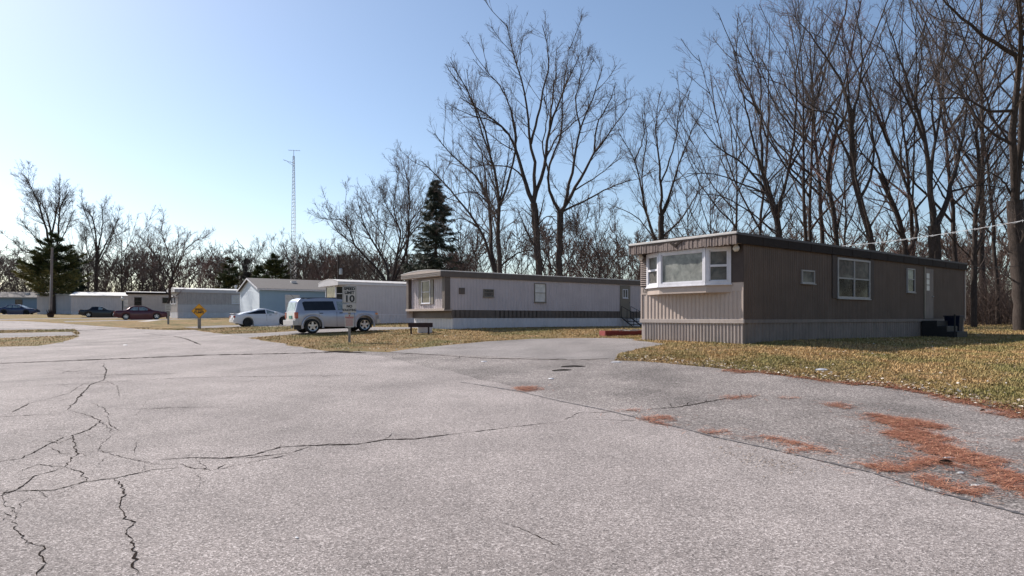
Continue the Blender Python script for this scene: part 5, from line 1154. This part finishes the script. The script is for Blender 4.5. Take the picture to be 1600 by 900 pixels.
# far wood beyond the homes, plus unseen trees added to darken window reflections
def far_and_added_wood():
    rg_ = np.random.default_rng(77); parts = []
    lib = []
    for k in range(3):
        lm = generic_limbs(8, rg_, 7, .15, .12, .12); tm, cm = tree_meshes(lm, rg_, .9, .022, (.34, 3), .15, l4=False, K0=6); lib.append(merge([tm, cm]))
    for i in range(285):
        if i >= 150:  # unseen trees added behind and beside the camera, for the windows to reflect
            top = None
            if i < 200: a_ = rg_.uniform(R(-80), R(80)); rr = rg_.uniform(48, 80); X, Y = rr*math.sin(a_), -rr*math.cos(a_)
            elif i < 245: X, Y = rg_.uniform(62, 100), rg_.uniform(-30, 62)
            else: X, Y = rg_.uniform(-135, -105), rg_.uniform(-25, 85)
        elif i < 95: px = rg_.uniform(-90, 720); Y = rg_.uniform(122, 165); top = 412+rg_.uniform(-14, 16)
        else: px = rg_.uniform(700, 1700); Y = rg_.uniform(84, 125); top = 385+rg_.uniform(-25, 25)
        if i < 150: X = X_at(px, Y)
        z = H(X, Y); s = (EYE+(HOR-top)/FOC*Y-z)/8 if top is not None else rg_.uniform(1.3, 1.9); a = rg_.uniform(0, 6.28); V, F = lib[i % 3]; c, n = math.cos(a)*s*1.25, math.sin(a)*s*1.25
        W = np.stack([V[:, 0]*c-V[:, 1]*n+X, V[:, 0]*n+V[:, 1]*c+Y, V[:, 2]*s+z], 1); parts.append((W, F))
    V, F = merge(parts); tag(np_mesh('distant_and_added_wood', V, F, M['thicket']), 'mass of distant leafless wood beyond the homes, plus unseen trees added behind and beside the camera', 'wood', kind='stuff')
far_and_added_wood()
def thicket(name, label, boxes, n, hgt, seed, rad):
    rg_ = np.random.default_rng(seed); pts = []
    for (px0, px1, Y0, Y1, k) in boxes:
        m_ = int(n*k); Y = rg_.uniform(Y0, Y1, m_); px = rg_.uniform(px0, px1, m_); pts.append(np.stack([(px-800)/FOC*Y, Y], 1))
    B = np.concatenate(pts); N = len(B); z = hz(B[:, 0], B[:, 1]); K = 4; d = unit(rg_.normal(size=(N, 3))*.35+np.array([0, 0, 1.])); L = (hgt*rg_.uniform(.35, 1.2, N)/(K-1))[:, None]
    p = np.c_[B, z-.1]; P = [p]
    for i in range(K-1): d = unit(d+rg_.normal(size=(N, 3))*.25); P.append(P[-1]+d*L)
    P = np.stack(P, 1); Rr = rad*np.linspace(1, .3, K)[None]*rg_.uniform(.6, 1.6, (N, 1)); P2, R2 = grow(P, Rr, N*4, .45, 45, rg_, 4, .1, .25, .2, .6, rad*.45, rad, .4, 1.8)
    V, F = merge([tubes(P, Rr, 3), tubes(P2, R2, 3)]); tag(np_mesh(name, V, F, M['thicket']), label, 'undergrowth', kind='stuff')
thicket('undergrowth', 'brown brush along the edge of the woods on the right', [(1180, 1720, 56, 82, 1.0), (1490, 1760, 48, 56, .25)], 3400, 4.6, 5, .022)
thicket('undergrowth', 'brown brush behind the lilac home and left homes', [(640, 1180, 70, 95, .6), (-60, 700, 124, 150, 2.2)], 3000, 6.4, 6, .04)

# ------------------------------------------------------------------ grass, leaves, needles, litter
allp = [p for _, p in REG]+FOOT
def on_grass(x, y):
    k = np.ones(len(x), bool)
    for p in allp: k &= ~inside(x, y, p)
    return k
def grass():
    rg_ = np.random.default_rng(3); xs, ys = [], []
    for (d0, d1, dens, xa, xb) in ((5, 12, 1500, 5, 14), (12, 18, 900, 2, 20), (18, 27, 420, -2, 28), (24, 36, 150, -12, 34), (36, 50, 45, -46, 40)):
        n = int((xb-xa)*(d1-d0)*dens); x = rg_.uniform(xa, xb, n); y = rg_.uniform(d0, d1, n); k = (np.abs(x/y) < .9); x, y = x[k], y[k]; k = on_grass(x, y); xs.append(x[k]); ys.append(y[k])
    for (d0, d1, dens, xa, xb) in ((17, 50, 30, -46, -11),):
        n = int((xb-xa)*(d1-d0)*dens); x = rg_.uniform(xa, xb, n); y = rg_.uniform(d0, d1, n); k = (np.abs(x/y) < .9); x, y = x[k], y[k]; k = on_grass(x, y); xs.append(x[k]); ys.append(y[k])
    x = np.concatenate(xs); y = np.concatenate(ys); n = len(x); z = hz_chunk(x, y); dist = np.hypot(x, y)
    a = rg_.random(n)*6.283; tilt = rg_.uniform(.2, 1.5, n); h = rg_.uniform(.02, .055, n)*(1+.012*dist); wd = (.0022+.00022*dist)*rg_.uniform(.7, 1.5, n)*1.5
    clump = (np.sin(x*3.1+np.sin(y*2.3)*2)+np.sin(y*3.7+x*1.3))*.12+1; h *= clump
    b = np.stack([x, y, z-.004], 1); s = np.stack([-np.sin(a), np.cos(a), 0*a], 1)*wd[:, None]; t = b+np.stack([np.cos(a)*np.sin(tilt)*h*1.3, np.sin(a)*np.sin(tilt)*h*1.3, np.cos(tilt)*h+.01], 1)
    V = np.stack([b-s, b+s, t], 1).reshape(-1, 3); F = np.arange(3*n).reshape(-1, 3)
    tag(np_mesh('grass', V, F, M['blades'], attr=np.repeat(rg_.random(n), 3)), 'short dry straw-coloured grass', 'grass', kind='stuff'); print('grass', n)
def hz_chunk(x, y): return np.concatenate([hz(x[i:i+40000], y[i:i+40000]) for i in range(0, len(x), 40000)])
grass()
def quads(x, y, L, W, rg_, lift=.01, curl=.4, attr=None):
    n = len(x); z = hz_chunk(x, y)+lift; a = rg_.random(n)*6.283; c = np.stack([x, y, z], 1); tz = rg_.normal(size=n)*curl
    d = np.stack([np.cos(a), np.sin(a), tz*.5], 1)*L[:, None]/2; s = np.stack([-np.sin(a), np.cos(a), rg_.normal(size=n)*curl], 1)*W[:, None]/2
    return np.stack([c-d, c+s, c+d, c-s], 1).reshape(-1, 3), np.arange(4*n).reshape(-1, 4)
rg_ = np.random.default_rng(21)
x = rg_.uniform(-10, 24, 26000); y = rg_.uniform(7, 34, 26000); pat = np.sin(x*1.1+1)*np.sin(y*1.4)+rg_.normal(size=26000)*.8; k = on_grass(x, y) & (pat > .75) & (np.abs(x/y) < .9); x, y = x[k], y[k]
ev0 = np.array([p for p in REG[1][1] if p[1] > 6 and p[0] > 2.2]); ii = rg_.integers(0, len(ev0), 4200); ex = ev0[ii, 0]+rg_.normal(size=4200)*.5; ey = ev0[ii, 1]+rg_.normal(size=4200)*.6; k = on_grass(ex, ey); x = np.r_[x, ex[k]]; y = np.r_[y, ey[k]]
V, F = quads(x, y, rg_.uniform(.03, .085, len(x)), rg_.uniform(.02, .06, len(x)), rg_, .03); tag(np_mesh('fallen_leaves', V, F, M['leaf'], attr=np.repeat(rg_.random(len(x)), 4)), 'pale dry leaves scattered over the lawn', 'leaves', kind='stuff')
# leaf and grit debris on the asphalt, thickest along the lawn edge
x = rg_.uniform(-4, 14, 9000); y = rg_.uniform(3.5, 20, 9000); ap = inside(x, y, REG[1][1]) | inside(x, y, REG[2][1]); k = ap & (rg_.random(9000) < .16); x, y = x[k], y[k]
ev = np.array([p for p in REG[1][1] if p[1] > 6 and p[0] > 2.2]); ii = rg_.integers(0, len(ev), 2600); ex = ev[ii, 0]+rg_.normal(size=2600)*.16; ey = ev[ii, 1]+rg_.normal(size=2600)*.22
x = np.r_[x, ex]; y = np.r_[y, ey]
V, F = quads(x, y, rg_.uniform(.01, .045, len(x)), rg_.uniform(.004, .02, len(x)), rg_, .010, .1); tag(np_mesh('road_debris', V, F, M['leaf'], attr=np.repeat(rg_.random(len(x))*.75, 4)), 'small twigs and leaf bits on the asphalt', 'debris', kind='stuff')
PATCH = [z6((440,385),(520,385),(640,405),(740,415),(800,435),(720,450),(700,460),(780,490),(880,535),(900,565),(1000,585),(1110,605),(1060,625),(1130,660),(1230,700),(1240,790),(1100,725),(1080,680),(960,630),(880,600),(780,560),(700,525),(600,500),(580,460),(600,440),(500,400)),
 z6((490,620),(690,610),(690,585),(780,590),(860,625),(700,628),(600,647),(500,642)), z6((700,668),(760,690),(900,718),(1050,745),(1050,764),(900,744),(720,692)), z6((250,328),(300,333),(390,350),(340,358)),
 z6((0,488),(120,513),(190,533),(265,550),(190,570),(100,557),(180,545)), z6((300,238),(430,228),(520,235),(640,255),(780,286),(880,306),(1000,318),(1100,348),(1250,375),(1250,410),(1110,390),(1000,342),(880,322),(780,302),(640,265),(520,246)),
 z6((610,550),(690,558),(660,572)), z6((1150,506),(1260,498),(1260,520)), z8((505,270),(560,261),(607,272),(560,281)), z8((1000,390),(1060,380),(1100,376),(1110,384),(1075,394),(1135,412),(1060,402)), z8((1230,430),(1340,443),(1330,456),(1280,448)), z8((915,354),(990,350),(985,358)),
 z8((1300,312),(1380,300),(1460,288),(1420,300)), z8((1540,298),(1620,310),(1560,304)), z6((-200,175),(0,182),(150,205),(300,225),(300,236),(150,214),(0,192),(-200,182)), z8((1400,452),(1500,460),(1620,480),(1600,488),(1480,470))]
Vn, Fn, An, b = [], [], [], 0
for j, poly in enumerate(PATCH):
    P = np.array(poly); x0, y0 = P.min(0)-.06; x1, y1 = P.max(0)+.06; ar = .5*abs(np.dot(P[:, 0], np.roll(P[:, 1], 1))-np.dot(P[:, 1], np.roll(P[:, 0], 1)))
    n = int(np.clip(ar*(7000 if j < 3 else 5200 if j == 5 else 3600), 60, 60000)); bxa = (x1-x0)*(y1-y0); m_ = int(n*bxa/max(ar, .01)*1.0); m_ = min(m_, 900000); x = rg_.uniform(x0, x1, m_); y = rg_.uniform(y0, y1, m_)
    # ragged wisps at the rim
    jx = .09*np.sin(9*x+5*y)+.05*np.sin(31*y-17*x)+rg_.normal(size=m_)*.07; jy = .09*np.sin(7*y-8*x)+.05*np.sin(27*x+23*y)+rg_.normal(size=m_)*.07
    k = inside(x+jx, y+jy, poly); x, y = x[k], y[k]; q_n = len(x)//7; ii = rg_.integers(0, max(len(x), 1), q_n); x = np.r_[x, x[ii]+rg_.normal(size=q_n)*.22]; y = np.r_[y, y[ii]+rg_.normal(size=q_n)*.22]; n = len(x)
    if n == 0: continue
    L = rg_.uniform(.05, .13, n); th = rg_.normal(0, .9, n)+2.4; z = hz_chunk(x, y)+.006+rg_.random(n)**2*.022; c = np.stack([x, y, z], 1)
    d = np.stack([np.cos(th), np.sin(th), rg_.normal(size=n)*.12], 1)*L[:, None]/2; s = np.stack([-np.sin(th), np.cos(th), 0*th], 1)*(.0012+.0002*y)[:, None]
    Vn.append(np.stack([c-d-s, c-d+s, c+d+s*.6, c+d-s*.6], 1).reshape(-1, 3)); Fn.append(np.arange(4*n).reshape(-1, 4)+b); b += 4*n; An.append(np.repeat(rg_.random(n), 4))
tag(np_mesh('fallen_pine_needles', np.concatenate(Vn), np.concatenate(Fn), M['needles'], attr=np.concatenate(An)), 'rust-red drifts of fallen pine needles on the old asphalt', 'pine needles', kind='stuff')
print('needles', b//4)
# bark strips and litter
def piece(name, label, cat, px, py, L, W, ang, mat, th=.02):
    p = G(px, py); m = MB(); n = 7; rg2 = random.Random(int(px)); v = []
    for i in range(n):
        t = i/(n-1)*2-1; ww = W/2*(1-abs(t)**3)*rg2.uniform(.7, 1.1)+.002; zc = th*(1-t*t)*.6+.004
        v += [(t*L/2, -ww, zc*.4), (t*L/2, 0, zc+th*.5), (t*L/2, ww, zc*.4), (t*L/2, 0, zc*.2)]
    m.add(v, [(4*i+j, 4*i+(j+1) % 4, 4*i+4+(j+1) % 4, 4*i+4+j) for i in range(n-1) for j in range(4)]+[(0, 1, 2, 3), (4*n-4, 4*n-1, 4*n-2, 4*n-3)])
    o = m.build(name, M[mat], None, loc=(p[0], p[1], H(*p)+.003), rot=(0, 0, R(ang))); tag(o, label, cat)
piece('stick', 'longer dark bark strip lying right of centre on the apron', 'stick', 896, 573.5, .62, .028, 8, 'crack', .03)
piece('stick', 'dark bark strip lying nearer and left of the other strip', 'stick', 878, 579.5, .52, .03, 24, 'crack', .03)
piece('stick', 'black pine cone on the edge of the big needle drift', 'cone', 1478, 725, .12, .05, -20, 'crack', .04)
piece('paper_scrap', 'white scrap lying in the big needle drift', 'litter', 1484, 716.5, .13, .035, -15, 'paint_white', .012)
piece('paper_scrap', 'pale scrap below the big needle drift', 'litter', 1500, 740, .08, .05, 10, 'roof_edge', .015)
piece('paper_scrap', 'faint white scrap nearest the tar seam at right', 'litter', 1523, 759, .10, .05, 5, 'roof_edge', .01)
piece('paper_scrap', 'white scrap at the lawn corner by the driveway', 'litter', 963, 566.5, .30, .08, 5, 'paint_white', .02)
piece('paper_scrap', 'small white scrap on the apron left of the bark strips', 'litter', 861, 592.5, .12, .07, 5, 'paint_white', .02)
piece('paper_scrap', 'white scrap on the apron near the driveway mouth', 'litter', 756, 565.5, .16, .08, 5, 'paint_white', .02)
piece('paper_scrap', 'largest white scrap in the lawn edge at right', 'litter', 1283, 579, .32, .12, 5, 'paint_white', .04)
piece('paper_scrap', 'tiny white scrap in the middle of the road', 'litter', 464, 841.5, .035, .012, -30, 'paint_white', .006)
piece('paper_scrap', 'white scrap on the road beyond the wide seam', 'litter', 196, 539.5, .2, .12, 0, 'paint_white', .02)
piece('leaf', 'dark curled leaf on the apron at the right', 'leaf', 1535, 642, .08, .04, 10, 'crack', .02)
